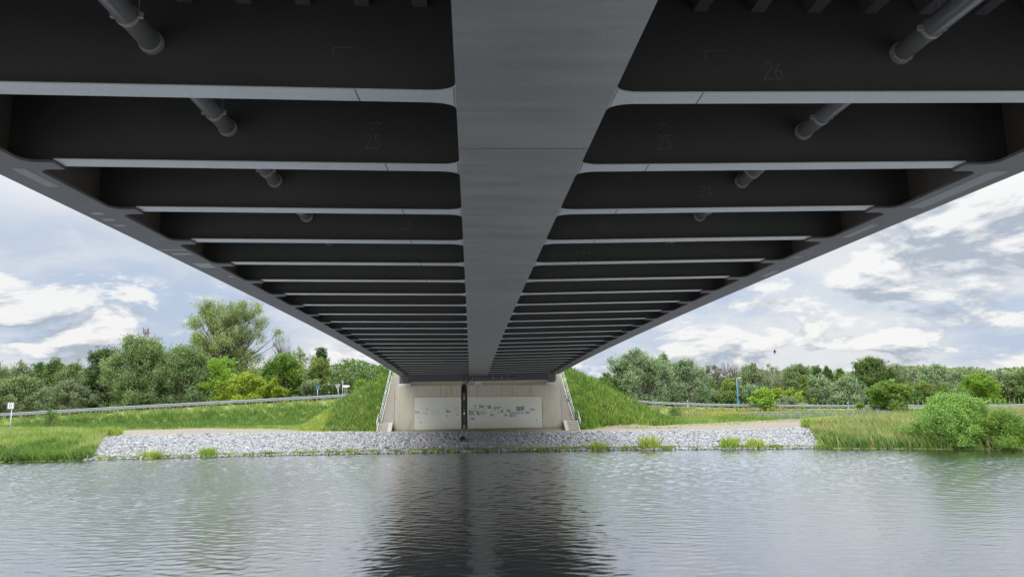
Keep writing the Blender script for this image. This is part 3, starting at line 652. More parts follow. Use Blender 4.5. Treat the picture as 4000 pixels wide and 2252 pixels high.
# ------------------------------------------------------------------ small things
def post_sign(name, x, y, z0, z1, r, label, cat, mt='galv'):
    e = empty(name, (x, y, z0), label, cat); mb = MB(); mb.tube([(x, y, z0-.4), (x, y, z1)], r, 8); mb.build('post', MT[mt], e, True); return e
y_ = 70.0; s = post_sign('mooring_sign', -44.0, y_, 1.2, 4.2, .035, 'small white sign with letter D on a thin post on the left bank', 'sign')
mb = MB(); mb.box(-44.42, -43.75, y_-.06, y_-.045, 4.22, 4.88); mb.build('frame', simple('sign_grey', (.22, .22, .25), .5), s)
mb = MB(); mb.box(-44.33, -43.84, y_-.07, y_-.0605, 4.31, 4.79); mb.build('panel', MT['white'], s); text_mesh('D', .42, 'letter', simple('sign_ink', (.12, .12, .14), .5), s, (-44.085, y_-.076, 4.55), .012)
gl_ = lambda x, y: float(gz(x, y))
s = post_sign('direction_sign', -19.38, 107, gl_(-19.4, 107)-.1, 7.4, .06, 'white arrow-shaped direction sign on a tall post where the guardrail meets the left slope', 'sign')
mb = MB(); mb.box(-19.28, -18.55, 106.9, 106.93, 6.3, 6.62); mb.add([(-18.55, 106.9, 6.3), (-18.25, 106.9, 6.46), (-18.55, 106.9, 6.62), (-18.55, 106.93, 6.3), (-18.25, 106.93, 6.46), (-18.55, 106.93, 6.62)], [[0, 1, 2], [5, 4, 3], [0, 3, 4, 1], [1, 4, 5, 2]]); mb.build('arrow_panel', MT['white'], s)
mb = MB(); mb.tube([(-18.75, 106.95, 4), (-18.75, 106.95, 6.3)], .04, 6); mb.tube([(-19.05, 106.95, 4), (-19.05, 106.95, 6.3)], .04, 6); mb.build('side_post', MT['galv'], s)
mb = MB(); mb.box(-19.5, -19.28, 106.88, 106.92, 6.75, 7.4); mb.build('back_plate', MT['galvpaint'], s)
s = post_sign('give_way_sign', -19.75, 105.5, gl_(-19.7, 105.5)-.1, 6.8, .05, 'grey back of a triangular road sign left of the direction sign', 'sign')
mb = MB(); mb.add([(-20.3, 105.4, 6.75), (-19.4, 105.4, 6.75), (-19.85, 105.4, 6.0), (-20.3, 105.42, 6.75), (-19.4, 105.42, 6.75), (-19.85, 105.42, 6.0)], [[0, 2, 1], [3, 4, 5], [0, 1, 4, 3], [1, 2, 5, 4], [2, 0, 3, 5]]); mb.build('triangle_plate', MT['galvpaint'], s)
s = post_sign('road_sign', -23.0, 106.5, gl_(-23, 106.5)-.1, 6.6, .05, 'small round blue road sign on a thin post in front of the grey willow shrub', 'sign')
mb = MB(); mb.tube([(-23.0, 106.4, 6.35), (-23.0, 106.43, 6.35)], .28, 16); mb.build('disc', simple('sign_blue', (.05, .12, .30), .5), s)
# lamp posts
MT['lampblue'] = simple('lamp_blue', (.07, .25, .48), .4, 0, .1)
for (x, y, z1, lab) in ((43.5, 112, 6.6, 'sky-blue lamp post in front of the trees behind the right guardrail'), (73.3, 118, 5.95, 'top of a blue lamp post showing behind the lone meadow tree')):
    e = empty('street_lamp', (x, y, gl_(x, y)), lab, 'street lamp')
    z0 = gl_(x, y); mb = MB(); mb.tube([(x, y, z0-.3), (x, y, z0+1.4), (x, y, z1)], [.10, .09, .06], 10); mb.build('pole', MT['lampblue'], e, True)
    mb = MB(); mb.tube([(x, y, z0+1.0), (x, y, z0+1.6)], .13, 8); mb.box(x-.16, x+.16, y-.12, y+.1, z0+2.4, z0+2.6); mb.build('service_box', MT['lampblue'], e)
    mb = MB(); mb.tube([(x, y, z1-.02), (x+.1, y, z1+.16), (x+.5, y, z1+.2)], .04, 6); mb.build('arm', MT['galv'], e)
    mb = MB(); mb.sweep([(-.1, -.03), (.1, -.03), (.08, .06), (-.08, .06)], [(x+.2, y, z1+.22), (x+.75, y, z1+.24)]); mb.build('lamp_head', MT['white'], e)
# lattice mast far behind the trees
e = empty('lattice_mast', (-118.5, 260, 2), 'thin red and white lattice mast rising behind the big grey-green willow', 'mast')
mr, mw = simple('mast_red', (.22, .12, .12), .6), simple('mast_white', (.55, .53, .52), .6)
zz = 2.0; kq = 0
while zz < 30.5:
    h_ = 3.2; mb = MB(); a_ = .55
    for sx_, sy_ in ((-1, -1), (1, -1), (1, 1), (-1, 1)): mb.tube([(-118.5+sx_*a_, 260+sy_*a_, zz), (-118.5+sx_*a_, 260+sy_*a_, zz+h_)], .09, 4)
    for q_ in range(2):
        z1_ = zz+q_*1.6
        for A_, B_ in (((-1, -1), (1, -1)), ((1, -1), (1, 1)), ((1, 1), (-1, 1)), ((-1, 1), (-1, -1))):
            mb.tube([(-118.5+A_[0]*a_, 260+A_[1]*a_, z1_), (-118.5+B_[0]*a_, 260+B_[1]*a_, z1_+1.6)], .06, 4); mb.tube([(-118.5+A_[0]*a_, 260+A_[1]*a_, z1_), (-118.5+B_[0]*a_, 260+B_[1]*a_, z1_)], .05, 4)
    mb.build('lattice_section', mr if kq % 2 == 0 else mw, e); zz += h_; kq += 1
mb = MB(); mb.box(-119.6, -117.4, 259, 261, zz-1.5, zz-1.3); mb.box(-119.7, -119.5, 259.8, 260.1, zz-1.3, zz+.6); mb.box(-118.0, -117.8, 259.8, 260.1, zz-1.3, zz+.5); mb.build('antenna_platform', mr, e)
# bird
b = MB(); bx, by, bz = 40.35, 90.0, 9.78
b.sweep([(.05*math.cos(t), .05*math.sin(t)) for t in np.linspace(0, 2*math.pi, 7)[:-1]], [(bx+.28, by, bz-.01), (bx+.2, by, bz)])
b.tube([(bx-.32, by, bz), (bx-.2, by, bz), (bx, by, bz), (bx+.17, by, bz+.01), (bx+.27, by, bz)], [.01, .03, .07, .05, .01], 6)
for dx_, s_ in ((-.05, -1), (.12, 1)):
    q = [(bx+dx_-.06, by+s_*.02, bz), (bx+dx_+.09, by+s_*.02, bz), (bx+dx_+.10, by+s_*.18, bz+.22*s_ if s_ > 0 else bz-.1), (bx+dx_+.0, by+s_*.30, bz+.34 if s_ < 0 else bz-.36), (bx+dx_-.08, by+s_*.16, bz+.16 if s_ < 0 else bz-.12)]
    b.add(q, [[0, 1, 2, 3, 4]])
tag(b.build('bird', simple('bird_dark', (.03, .03, .035), .8)), 'single dark bird flying in the sky right of the bridge', 'bird')
mb = MB(); z_ = gl_(49.6, 107); mb.box(49.1, 50.0, 106.9, 107.4, z_, z_+1.15); mb.box(49.05, 50.05, 106.85, 107.45, z_+1.15, z_+1.22); mb.box(49.54, 49.56, 106.89, 106.9, z_+.1, z_+1.1)
tag(mb.build('utility_cabinet', MT['plinth']), 'pale grey utility cabinet behind the right guardrail below the silver willows', 'cabinet')
for x, y, l_ in ((33.3, 106.2, 'white delineator post by the guardrail left of the blue lamp post'), (58.2, 105.2, 'white delineator post by the guardrail behind the low grey shrub')):
    z_ = gl_(x, y); e = empty('delineator_post', (x, y, z_), l_, 'road marker'); mb = MB(); mb.box(x-.07, x+.07, y-.05, y+.05, z_-.1, z_+1.1); mb.build('post', MT['white'], e); mb = MB(); mb.box(x-.072, x+.072, y-.052, y+.052, z_+.75, z_+.95); mb.build('black_band', MT['ink'], e)
# outfall pipe in the stone bank and a driftwood pole
zf = gl_(-.78, 63.0)
e = empty('outfall_pipe', (-.78, 63, zf), 'round dark drain outfall sticking out of the stone bank below the downpipe', 'pipe')
mb = MB(); c0 = (-.78, 62.75, zf+.28); n = 18
pth = [(c0[0], c0[1], c0[2]), (c0[0], c0[1]+1.2, c0[2]+.05)]
ro, ri_ = .27, .22; vs = []
for y2, zz2, r in ((c0[1], c0[2], ro), (c0[1]+1.2, c0[2]+.05, ro), (c0[1]+1.2, c0[2]+.05, ri_), (c0[1], c0[2], ri_)): vs += [(c0[0]+r*math.cos(2*math.pi*i/n), y2, zz2+r*math.sin(2*math.pi*i/n)) for i in range(n)]
mb.add(vs, [[a*n+i, a*n+(i+1) % n, ((a+1) % 4)*n+(i+1) % n, ((a+1) % 4)*n+i] for a in range(4) for i in range(n)]); mb.build('pipe', MT['darkgrey'], e, True)
mb = MB(); mb.add([(c0[0]+ri_*math.cos(2*math.pi*i/n), c0[1]+.5, c0[2]+ri_*math.sin(2*math.pi*i/n)) for i in range(n)], [list(range(n))]); mb.build('dark_interior', MT['dark'], e)  # black disc stands in for the darkness inside the pipe
mb = MB(); P = []
for t in np.linspace(0, 1, 6): x = -4.8+1.5*t; y = 65.0-4.2*t; P.append((x+.05*math.sin(9*t), y, gl_(x, y)+.22))
mb.tube(P, [.07, .065, .06, .055, .045, .035], 6); tag(mb.build('driftwood_pole', MT['barkpale'], smooth=True), 'bleached driftwood pole lying down the stone bank left of the outfall', 'driftwood')
# ------------------------------------------------------------------ riprap stones
# a broken block: a cube whose corners are knocked about, split into triangles
ico = np.array([(-1, -1, -1), (1, -1, -1), (1, 1, -1), (-1, 1, -1), (-1, -1, 1), (1, -1, 1), (1, 1, 1), (-1, 1, 1)])*.78
icf = np.array([(0, 3, 2), (0, 2, 1), (4, 5, 6), (4, 6, 7), (0, 1, 5), (0, 5, 4), (1, 2, 6), (1, 6, 5), (2, 3, 7), (2, 7, 6), (3, 0, 4), (3, 4, 7)])
def randrot(n):
    q = rng.normal(size=(n, 4)); q /= np.linalg.norm(q, axis=1)[:, None]; a, b, c, d = q.T
    return np.stack([np.stack([1-2*(c*c+d*d), 2*(b*c-a*d), 2*(b*d+a*c)], -1), np.stack([2*(b*c+a*d), 1-2*(b*b+d*d), 2*(c*d-a*b)], -1), np.stack([2*(b*d-a*c), 2*(c*d+a*b), 1-2*(b*b+c*c)], -1)], 1)
def stones(P, size):
    n = len(P); v = ico[None]+rng.uniform(-.42, .42, (n, 8, 3)); v = v*(size[:, None]*rng.uniform(.45, 1.15, (n, 3)))[:, None, :]
    v = np.einsum('nij,nkj->nki', randrot(n), v); v[:, :, 2] *= .8; v += P[:, None]
    return v.reshape(-1, 3), (icf[None]+8*np.arange(n)[:, None, None]).reshape(-1, 3)
def riprap_pts(n):
    x = rng.uniform(-37, 31.5, n); t = rng.uniform(0.0, 1.03, n)**.95
    sh, tp = ip(x, SHORE), ip(x, TOP); y = sh+(tp-sh)*t
    ok = (x > -32-4.2*t+.5*np.sin(t*9)) & (x < 28.2+2.6*t)
    x, y, t = x[ok], y[ok], t[ok]
    return np.stack([x, y, gz(x, y)+.02], 1)
P = riprap_pts(28000); s_ = rng.uniform(.075, .165, len(P)); P[:, 2] += s_*.15
v, f = stones(P, s_); tag(mesh_np('riprap', v, f, MT['stone']), 'bank of broken pale-grey riprap stones along the far shore of the canal', 'stones', kind='stuff')
var = []
for i in range(6):
    v, f = stones(np.zeros((1, 3)), np.array([.21])); o = mesh_np('boulder', v, f, MT['stone']); var.append(o)
P = riprap_pts(420)[:150]
for i, p in enumerate(P):
    o = var[i] if i < 6 else var[i % 6].copy()
    if i >= 6: C.objects.link(o)
    o.location = p + np.array([0, 0, .08]); o.rotation_euler = (random.uniform(-.5, .5), random.uniform(-.5, .5), random.uniform(0, 6.28)); k = random.uniform(.85, 1.25); o.scale = (k, k, k*.85)
    tag(o, 'larger pale-grey boulder lying among the smaller stones of the canal bank', 'boulder', 'larger boulders on the stone bank')

# ------------------------------------------------------------------ grass and weeds
def blades(name, P, h, wd, mat, label, lean=(-.1, 0), parent=None, spread=.3, cat='grass'):
    n = len(P); a = rng.uniform(0, 2*np.pi, n); hh = h*rng.uniform(.55, 1.25, n); ww = wd*rng.uniform(.7, 1.3, n)
    dx, dy = np.cos(a)*ww/2, np.sin(a)*ww/2
    tip = P + np.stack([rng.normal(lean[0], spread, n)*hh, rng.normal(lean[1], spread, n)*hh, hh], 1)
    mid = P*.5+tip*.5; mid[:, 2] += hh*.1
    z0 = np.zeros(n)-.05
    v = np.stack([P+np.stack([-dx, -dy, z0], 1), P+np.stack([dx, dy, z0], 1), mid+np.stack([dx*.8, dy*.8, z0*0], 1), tip, mid-np.stack([dx*.8, dy*.8, z0*0], 1)], 1).reshape(-1, 3)
    f = np.arange(5*n).reshape(n, 5); o = mesh_np(name, v, f, mat)
    return tag(o, label, cat, kind='stuff')
def scatter(n, x0, x1, y0, y1, ok=None, clump=0):
    x = rng.uniform(x0, x1, n); y = rng.uniform(y0, y1, n)
    if clump:
        k = np.sin(x*1.7+2*np.sin(y*.9))*np.sin(y*1.4+1.7*np.sin(x*.6))+.5*np.sin(x*4.1+y*3.3); m = k > rng.uniform(-1.6, clump, n); x, y = x[m], y[m]
    if ok is not None: m = ok(x, y); x, y = x[m], y[m]
    return np.stack([x, y, gz(x, y)], 1)
emb = lambda x, y: (emb_z(x, y) > gz(x, y)-.4) & (y > ip(x, YB)+.1)
lefts = lambda x, y: emb(x, y) & (x < -9.15); rights = lambda x, y: emb(x, y) & (x > 10.75)
blades('slope_grass', scatter(60000, -24, -9.1, 69, 92, lefts), .42, .055, GM['slope'], 'bright green grass covering the steep slope left of the stairs', (.05, 0))
blades('slope_grass', scatter(90000, 10.7, 28, 69, 95, rights, .6), .55, .06, GM['slope'], 'taller green grass covering the steep slope right of the stairs', (.05, 0))
blades('slope_weeds', scatter(9000, -15, -9.15, 69, 84, lefts, .2), .5, .11, GM['dark'], 'darker leafy weeds at the foot of the left-hand slope by the stairs', spread=.5)
blades('slope_weeds', scatter(16000, 10.75, 24, 69, 86, rights, .3), .75, .10, GM['dark'], 'darker tall weeds scattered over the right-hand slope', spread=.4)
blades('slope_weeds', scatter(500, 13, 25, 69, 84, rights, -.3), .62, .09, GM['yellow'], 'yellow flowering weeds dotted over the right-hand slope', spread=.25, cat='flowers')
blades('slope_weeds', scatter(1600, -22, -10, 69, 84, lefts, .5), .5, .06, GM['seed'], 'pale seed heads dotted over the left-hand slope', spread=.2, cat='flowers')
lm = lambda x, y: (y > ip(x, YB)+.2) & (emb_z(x, y) < gz(x, y)-.1) & (y < ip(x, [(a[0], a[1]-4.3) for a in LROAD]))
blades('verge_grass', scatter(150000, -66, -14, 78, 102, lm, .9), .32, .07, GM['meadow'], 'mixed green grass on the road verge and slope below the left guardrail')
blades('verge_weeds', scatter(30000, -60, -14, 84, 102, lambda x, y: lm(x, y) & (y < ip(x, [(a[0], a[1]-6.2) for a in LROAD])), .1), .55, .10, GM['dark'], 'dark green weeds on the slope below the left guardrail', spread=.45)
blades('verge_seed_heads', scatter(12000, -66, -14, 98, 114, lambda x, y: y > ip(x, [(a[0], a[1]+4.6) for a in LROAD]), .8), 1.0, .05, GM['seed'], 'pale dry grass heads behind the far left guardrail')
rm = lambda x, y: (y > ip(x, YB)+.2+1.2*np.maximum(0, np.sin(x*.45))) & (emb_z(x, y) < gz(x, y)-.05) & (y < ip(x, [(a[0], a[1]-4.3) for a in RROAD])) & (x > 14)
blades('meadow_grass', scatter(150000, 14, 100, 72, 104, rm, 1.0), .42, .07, GM['meadow'], 'pale green meadow grass between the sandy track and the right guardrail', (-.25, 0))
blades('meadow_flowers', scatter(11000, 36, 100, 82, 93, rm, .5), .62, .08, GM['blue'], 'band of blue-grey flowers in the right-hand meadow', spread=.25, cat='flowers')
blades('meadow_flowers', scatter(9000, 32, 100, 92, 100, rm, .7), .55, .08, GM['yellow'], 'band of yellow flowers in front of the right guardrail', spread=.25, cat='flowers')
blades('meadow_grass', scatter(6000, 24, 46, 92, 103, rm, .3), .5, .06, GM['seed'], 'rust-coloured dry grass at the foot of the right guardrail')
sandy = lambda x, y: (y > ip(x, YF)+.6) & (y < ip(x, YB)+1.5)
blades('track_grass', scatter(15000, 15, 60, 66, 92, lambda x, y: sandy(x, y) & (y > ip(x, YB)-6.5) & (np.sin(x*.3+y*1.3)+np.sin(y*2.1+x*.15) > .35), .6), .24, .06, GM['meadow'], 'thin grass growing between the ruts of the sandy track on the right')
blades('track_grass', scatter(12000, -46, -14, 69, 88, lambda x, y: (sandy(x, y) & (y > ip(x, YB)-1.6)), 0), .2, .06, GM['dry'], 'thin yellowish grass along the back edge of the sandy track on the left')
def lbank(x, y):
    t = (y-ip(x, SHORE))/(ip(x, TOP)-ip(x, SHORE)); return (x < -31.5-3.8*t) & (y < ip(x, YF)) & (t > .02)
blades('verge_grass', scatter(50000, -62, -16, 74, 94, lambda x, y: lm(x, y) & (y < ip(x, YB)+5+1.5*np.sin(x*.7)), 1), .3, .06, GM['dry'], 'pale yellowish grass strip along the back of the sandy track on the left')
blades('shore_debris', scatter(26000, -66, 60, 44, 64, lambda x, y: np.abs(y-ip(x, SHORE)-.12) < .16+.12*np.sin(x*3.1)), .10, .16, MT['debris'], 'dark wet debris and twigs along the waterline of the far shore', (0, 0), spread=1.2, cat='debris')
blades('bank_grass', scatter(90000, -66, -31, 60, 86, lbank, 1.3), .72, .07, GM['dry'], 'tall yellowing grass on the bank left of the riprap', (.12, 0))
blades('bank_weeds', scatter(80000, -66, -31.5, 60.4, 67, lambda x, y: lbank(x, y) & (y < 62.6+1.6*np.sin(x*.8)+1.5*np.sin(x*2.3+1)+rng.uniform(0, 2.5, len(x))), .9), .75, .11, GM['dark'], 'lush dark green weeds at the water edge left of the riprap', spread=.4)
def rbank(x, y):
    t = (y-ip(x, SHORE))/(ip(x, TOP)-ip(x, SHORE)); return (x > 28.4+2.6*np.minimum(t, 1)) & (y < ip(x, YF)+.8) & (t > .02)
blades('bank_grass', scatter(90000, 28, 64, 46, 82, rbank, 1.1), .78, .055, GM['dry'], 'tall pale grass bending in the wind on the bank right of the riprap', (-.35, 0))
blades('bank_weeds', scatter(70000, 28, 60, 46, 60, lambda x, y: rbank(x, y) & (y < ip(x, SHORE)+2.2+1.2*np.sin(x*.9)+1.1*np.sin(x*2.1+1)+rng.uniform(0, 1.6, len(x))), .9), .7, .09, GM['dark'], 'lush green weeds at the water edge right of the riprap', spread=.4)
blades('bank_weeds', scatter(5000, 29, 60, 46, 70, rbank), 1.0, .06, GM['seed'], 'straw-coloured seed heads above the right bank', (-.35, 0), spread=.15)
blades('shore_grass', scatter(16000, -32, 29, 55, 62, lambda x, y: (np.abs(y-ip(x, SHORE)-.35) < .3) & (np.sin(x*1.3)+np.sin(x*3.7+1)+.6*np.sin(x*.4) > -.5)), .26, .045, GM['tuft'], 'thin low green grass fringe along the waterline below the riprap', (0, 0))
def tuft_mesh(n, rad, h, wd, mat):
    r = rad*np.sqrt(rng.uniform(0, 1, n)); a = rng.uniform(0, 6.28, n); P = np.stack([r*np.cos(a)*1.5, r*np.sin(a)*.6, np.zeros(n)], 1)
    o = blades('grass_tuft', P, h, wd, mat, None, (0, 0), spread=.35); del o['category']; del o['kind']; return o
tv = [tuft_mesh(90, .45, .42, .05, GM['tuft']), tuft_mesh(130, .7, .38, .05, GM['tuft']), tuft_mesh(70, .3, .5, .05, GM['slope'])]
xs_ = sorted(list(rng.uniform(-31, 29, 150)))
for i, x in enumerate(xs_):
    o = tv[i] if i < 3 else tv[i % 3].copy()
    if i >= 3: C.objects.link(o)
    y = float(ip(x, SHORE))+random.uniform(.1, .55); o.location = (x, y, max(.02, float(gz(x, y)))); k = random.uniform(.35, .8); o.scale = (k*1.3, k, k); o.rotation_euler = (0, 0, random.uniform(-.4, .4))
    tag(o, 'low yellow-green grass tuft at the water edge below the riprap', 'grass tuft', 'low tufts along the waterline')
for x, h, lab in ((-26.8, .65, 'taller tuft of reed at the water edge, leftmost of the tall ones below the riprap'), (-22.2, .75, 'taller bright tuft at the water edge left of the bridge reflection'), (14.9, 1.1, 'tallest green reed clump at the water edge right of the bridge'), (21.3, .9, 'wide reed clump at the water edge right of the tallest reed clump'), (23.3, .8, 'narrow upright reed clump, rightmost of the tall ones below the riprap'), (10.6, .7, 'upright green clump at the water edge left of the tallest reed clump')):
    o = tuft_mesh(220, .5, h, .06, GM['slope']); y = float(ip(x, SHORE))+.3; o.location = (x, y, .03); tag(o, lab, 'reed clump')
for x, lab in ((-35.2, 'weedy green clump on top of the riprap at its left end'), (31.6, 'weedy green clump on top of the riprap at its right end')):
    o = tuft_mesh(420, .9, .9, .07, GM['slope']); y = float(ip(x, TOP))+.2; o.location = (x, y, float(gz(x, y))); tag(o, lab, 'weeds')
blades('track_weeds', scatter(2500, -34, 10, 65, 71, lambda x, y: (np.abs(y-ip(x, YF)) < .45) & (np.sin(x*1.1)+np.sin(x*2.7+1) > .7)), .35, .06, GM['slope'], 'sparse weeds along the upper edge of the riprap')

# ------------------------------------------------------------------ trees
def env(st, t):
    if st == 'bush': return np.sqrt(np.maximum(0, 1-(t*.98)**2.2))*(.75+.25*np.minimum(1, t*5))
    if st == 'column': return .85*np.maximum(0, 1-t)**.55*np.minimum(1, .35+t*3)
    if st == 'cone': return np.maximum(0, 1-t)**.8*np.minimum(1, .5+t*4)
    if st == 'lone': return np.sqrt(np.maximum(0, 1-((t-.38)/.64)**2))
    if st in ('open', 'sparse', 'bare'): return np.sqrt(np.maximum(0, 1-((t-.58)/.55)**2))
    return np.sqrt(np.maximum(0, 1-((t-.40)/.62)**2))*.85+.15*(t < .6)
T0 = dict(bush=.0, column=.08, cone=.06, lone=.14, open=.22, sparse=.3, bare=.35)
def leafquads(Pc, L_, W_, droop):
    n = len(Pc); nrm = rng.normal(size=(n, 3)); nrm[:, 2] = np.abs(nrm[:, 2])*.9+.15; nrm[:, 1] -= .25; nrm /= np.linalg.norm(nrm, axis=1)[:, None]
    d = rng.normal(size=(n, 3)); d[:, 2] -= droop; d -= nrm*np.sum(d*nrm, 1)[:, None]; d /= np.linalg.norm(d, axis=1)[:, None]+1e-9
    e = np.cross(nrm, d); l = (L_*rng.uniform(.6, 1.3, n)/2)[:, None]; w_ = (W_*rng.uniform(.6, 1.3, n)/2)[:, None]
    return np.stack([Pc-d*l, Pc+e*w_-d*l*.1, Pc+d*l, Pc-e*w_-d*l*.1], 1).reshape(-1, 3), np.arange(4*n).reshape(n, 4)
def tree(name, x, y, wd, zt, st, mat, dens, label, lf=None, per=300, cat=None):
    wd *= 1 if y < 100 or st == 'open' else 1.22
    z0 = float(gz(x, y)) if y > 60 else max(.0, float(gz(x, y))); h = zt-z0
    e_ = empty(name, (x, y, z0), label, cat or ('shrub' if st == 'bush' or 'shrub' in name or 'bush' in name else 'tree'))
    t0 = T0.get(st, .02); depth = min(wd, max(4, wd*.8))
    ncl = int(16+dens*wd*h*(.42 if st in ('open', 'sparse') else .75)); ncl = max(30, min(ncl, 200)); ncl = max(ncl, 110) if lf and wd > 2.5 else ncl
    # big lobes give the crown its uneven outline
    nl = 7 if wd > 6 else 5
    lt = rng.uniform(.15, .95, nl); la = rng.uniform(0, 6.28, nl)
    t = t0+(1-t0)*rng.uniform(0, 1, ncl)**.85; a = rng.uniform(0, 6.28, ncl); r = env(st, t)*np.sqrt(rng.uniform(.05 if st == 'open' else .12, 1, ncl))
    am = 1.5 if st != 'lone' else 1; mod = 1+.16*am*np.sin(a*3+la[0]+t*5)+.12*am*np.sin(t*13+la[1]+a*2)
    cx = r*np.cos(a)*wd/2*mod; cy = r*np.sin(a)*depth/2*mod; cz = t*h*(.96+.04*np.sin(a*2+la[2]))
    if st == 'wind': cx -= (t-.4)*wd*.16; 
    top = np.argmax(cz); cz[top] = h*.96; cx[top] *= .3
    Cn = np.stack([cx, cy, cz], 1)
    rc = (.062*math.sqrt(wd*h)+.34)*rng.uniform(.65, 1.35, ncl)
    if st in ('open', 'sparse'): rc *= .78
    cz_ = Cn[:, 2]*(1-1.15*rc/h); Cn[:, 2] = cz_
    # trunk and limbs
    mb = MB(); nd = 3 if st in ('open', 'wind', 'round') and wd > 5 else 1
    rt = .012*h+.03; hub = []
    for q in range(nd):
        ph = 2*math.pi*q/nd+la[3]; sp = wd*.13 if nd > 1 else .04*wd
        P_ = [(x+rng.normal(0, .05), y, z0-.3), (x+math.cos(ph)*sp*.4, y+math.sin(ph)*sp*.4, z0+h*.25), (x+math.cos(ph)*sp, y+math.sin(ph)*sp, z0+h*.55), (x+math.cos(ph)*sp*1.3, y+math.sin(ph)*sp*1.2, z0+h*.88)]
        mb.tube(P_, [rt, rt*.75, rt*.45, .03], 7); hub.append(P_)
    for i in range(ncl):
        if st in ('round', 'bush') and i % 2: continue
        c_ = np.array([x, y, z0])+Cn[i]; hb = hub[i % nd]; ft = max(.12, (Cn[i, 2]/h)*.62)
        zf_ = z0+ft*h; k = min(2, int(np.searchsorted([p[2] for p in hb[1:]], zf_))); A_, B_ = np.array(hb[k]), np.array(hb[k+1]); s_ = np.clip((zf_-A_[2])/(B_[2]-A_[2]), 0, 1); a_ = A_+(B_-A_)*s_
        md = a_*.45+c_*.55; md[2] -= .04*np.linalg.norm(c_-a_); rb = .006*h+.012
        mb.tube([tuple(a_), tuple(md), tuple(c_)], [rb, rb*.6, .014], 5, False)
        if st in ('open', 'sparse', 'bare', 'wind', 'lone'):
            for _ in range(9 if st == 'bare' else 4):
                u = rng.normal(size=3); u[2] = abs(u[2])+.3; u /= np.linalg.norm(u); ee = c_+u*rc[i]*(1.5 if st != 'bare' else 2.4)
                mb.tube([tuple(md*.3+c_*.7), tuple(ee)], [.025, .010], 4, False)
    mb.build('trunk', MT['barkpale'] if 'birch' in name or st == 'wind' else MT['bark'], e_, True)
    if st == 'bare' or mat == 'bark': return e_
    n = int(wd*h*per*dens*(.40 if st == 'open' else .22 if st == 'sparse' else 1.0))
    # leaves sit along sprays that shoot out of every clump, so the outline is feathery
    ns = 7; out = Cn-np.array([0, 0, h*.45]); out /= np.linalg.norm(out, axis=1)[:, None]+1e-6
    bias = np.array([-.75, 0, .75]) if st == 'wind' else np.array([-.12, 0, .45])
    sd = rng.normal(size=(ncl, ns, 3))*.62+out[:, None]*.55+bias; sd /= np.linalg.norm(sd, axis=2)[:, :, None]
    sl_ = rng.uniform(.7, 1.9 if st in ('wind', 'open', 'round', 'sparse') else 1.45, (ncl, ns))
    ci = rng.integers(0, ncl, n); si = rng.integers(0, ns, n); u = rng.uniform(-.25, 1, n)
    Pc = Cn[ci]+sd[ci, si]*(u*sl_[ci, si]*rc[ci])[:, None]+rng.normal(size=(n, 3))*(rc[ci]*.36*(1.15-.75*np.maximum(u, 0)))[:, None]
    Pc[:, 2] = np.maximum(Pc[:, 2], .05)
    ll = lf or (.29 if st not in ('open',) else .24)
    droop = 1.2 if mat in ('willow', 'willow2', 'grey', 'olive', 'greyleaf') else .2
    v, f = leafquads(Pc+np.array([x, y, z0]), ll, ll*(.42 if droop > 1 or mat == 'silver' else .62), droop)
    mesh_np('crown', v, f, LM[mat], e_)
    if mat == 'elder':
        k = 150; Pf = Cn[rng.integers(0, ncl, k)]; q = rng.normal(size=(k, 3)); q[:, 1] = -np.abs(q[:, 1]); q /= np.linalg.norm(q, axis=1)[:, None]; Pf = Pf+q*.55+np.array([x, y, z0])
        v, f = leafquads(Pf, .26, .24, 0); mesh_np('flower_heads', v, f, MT['white'], e_)
    return e_
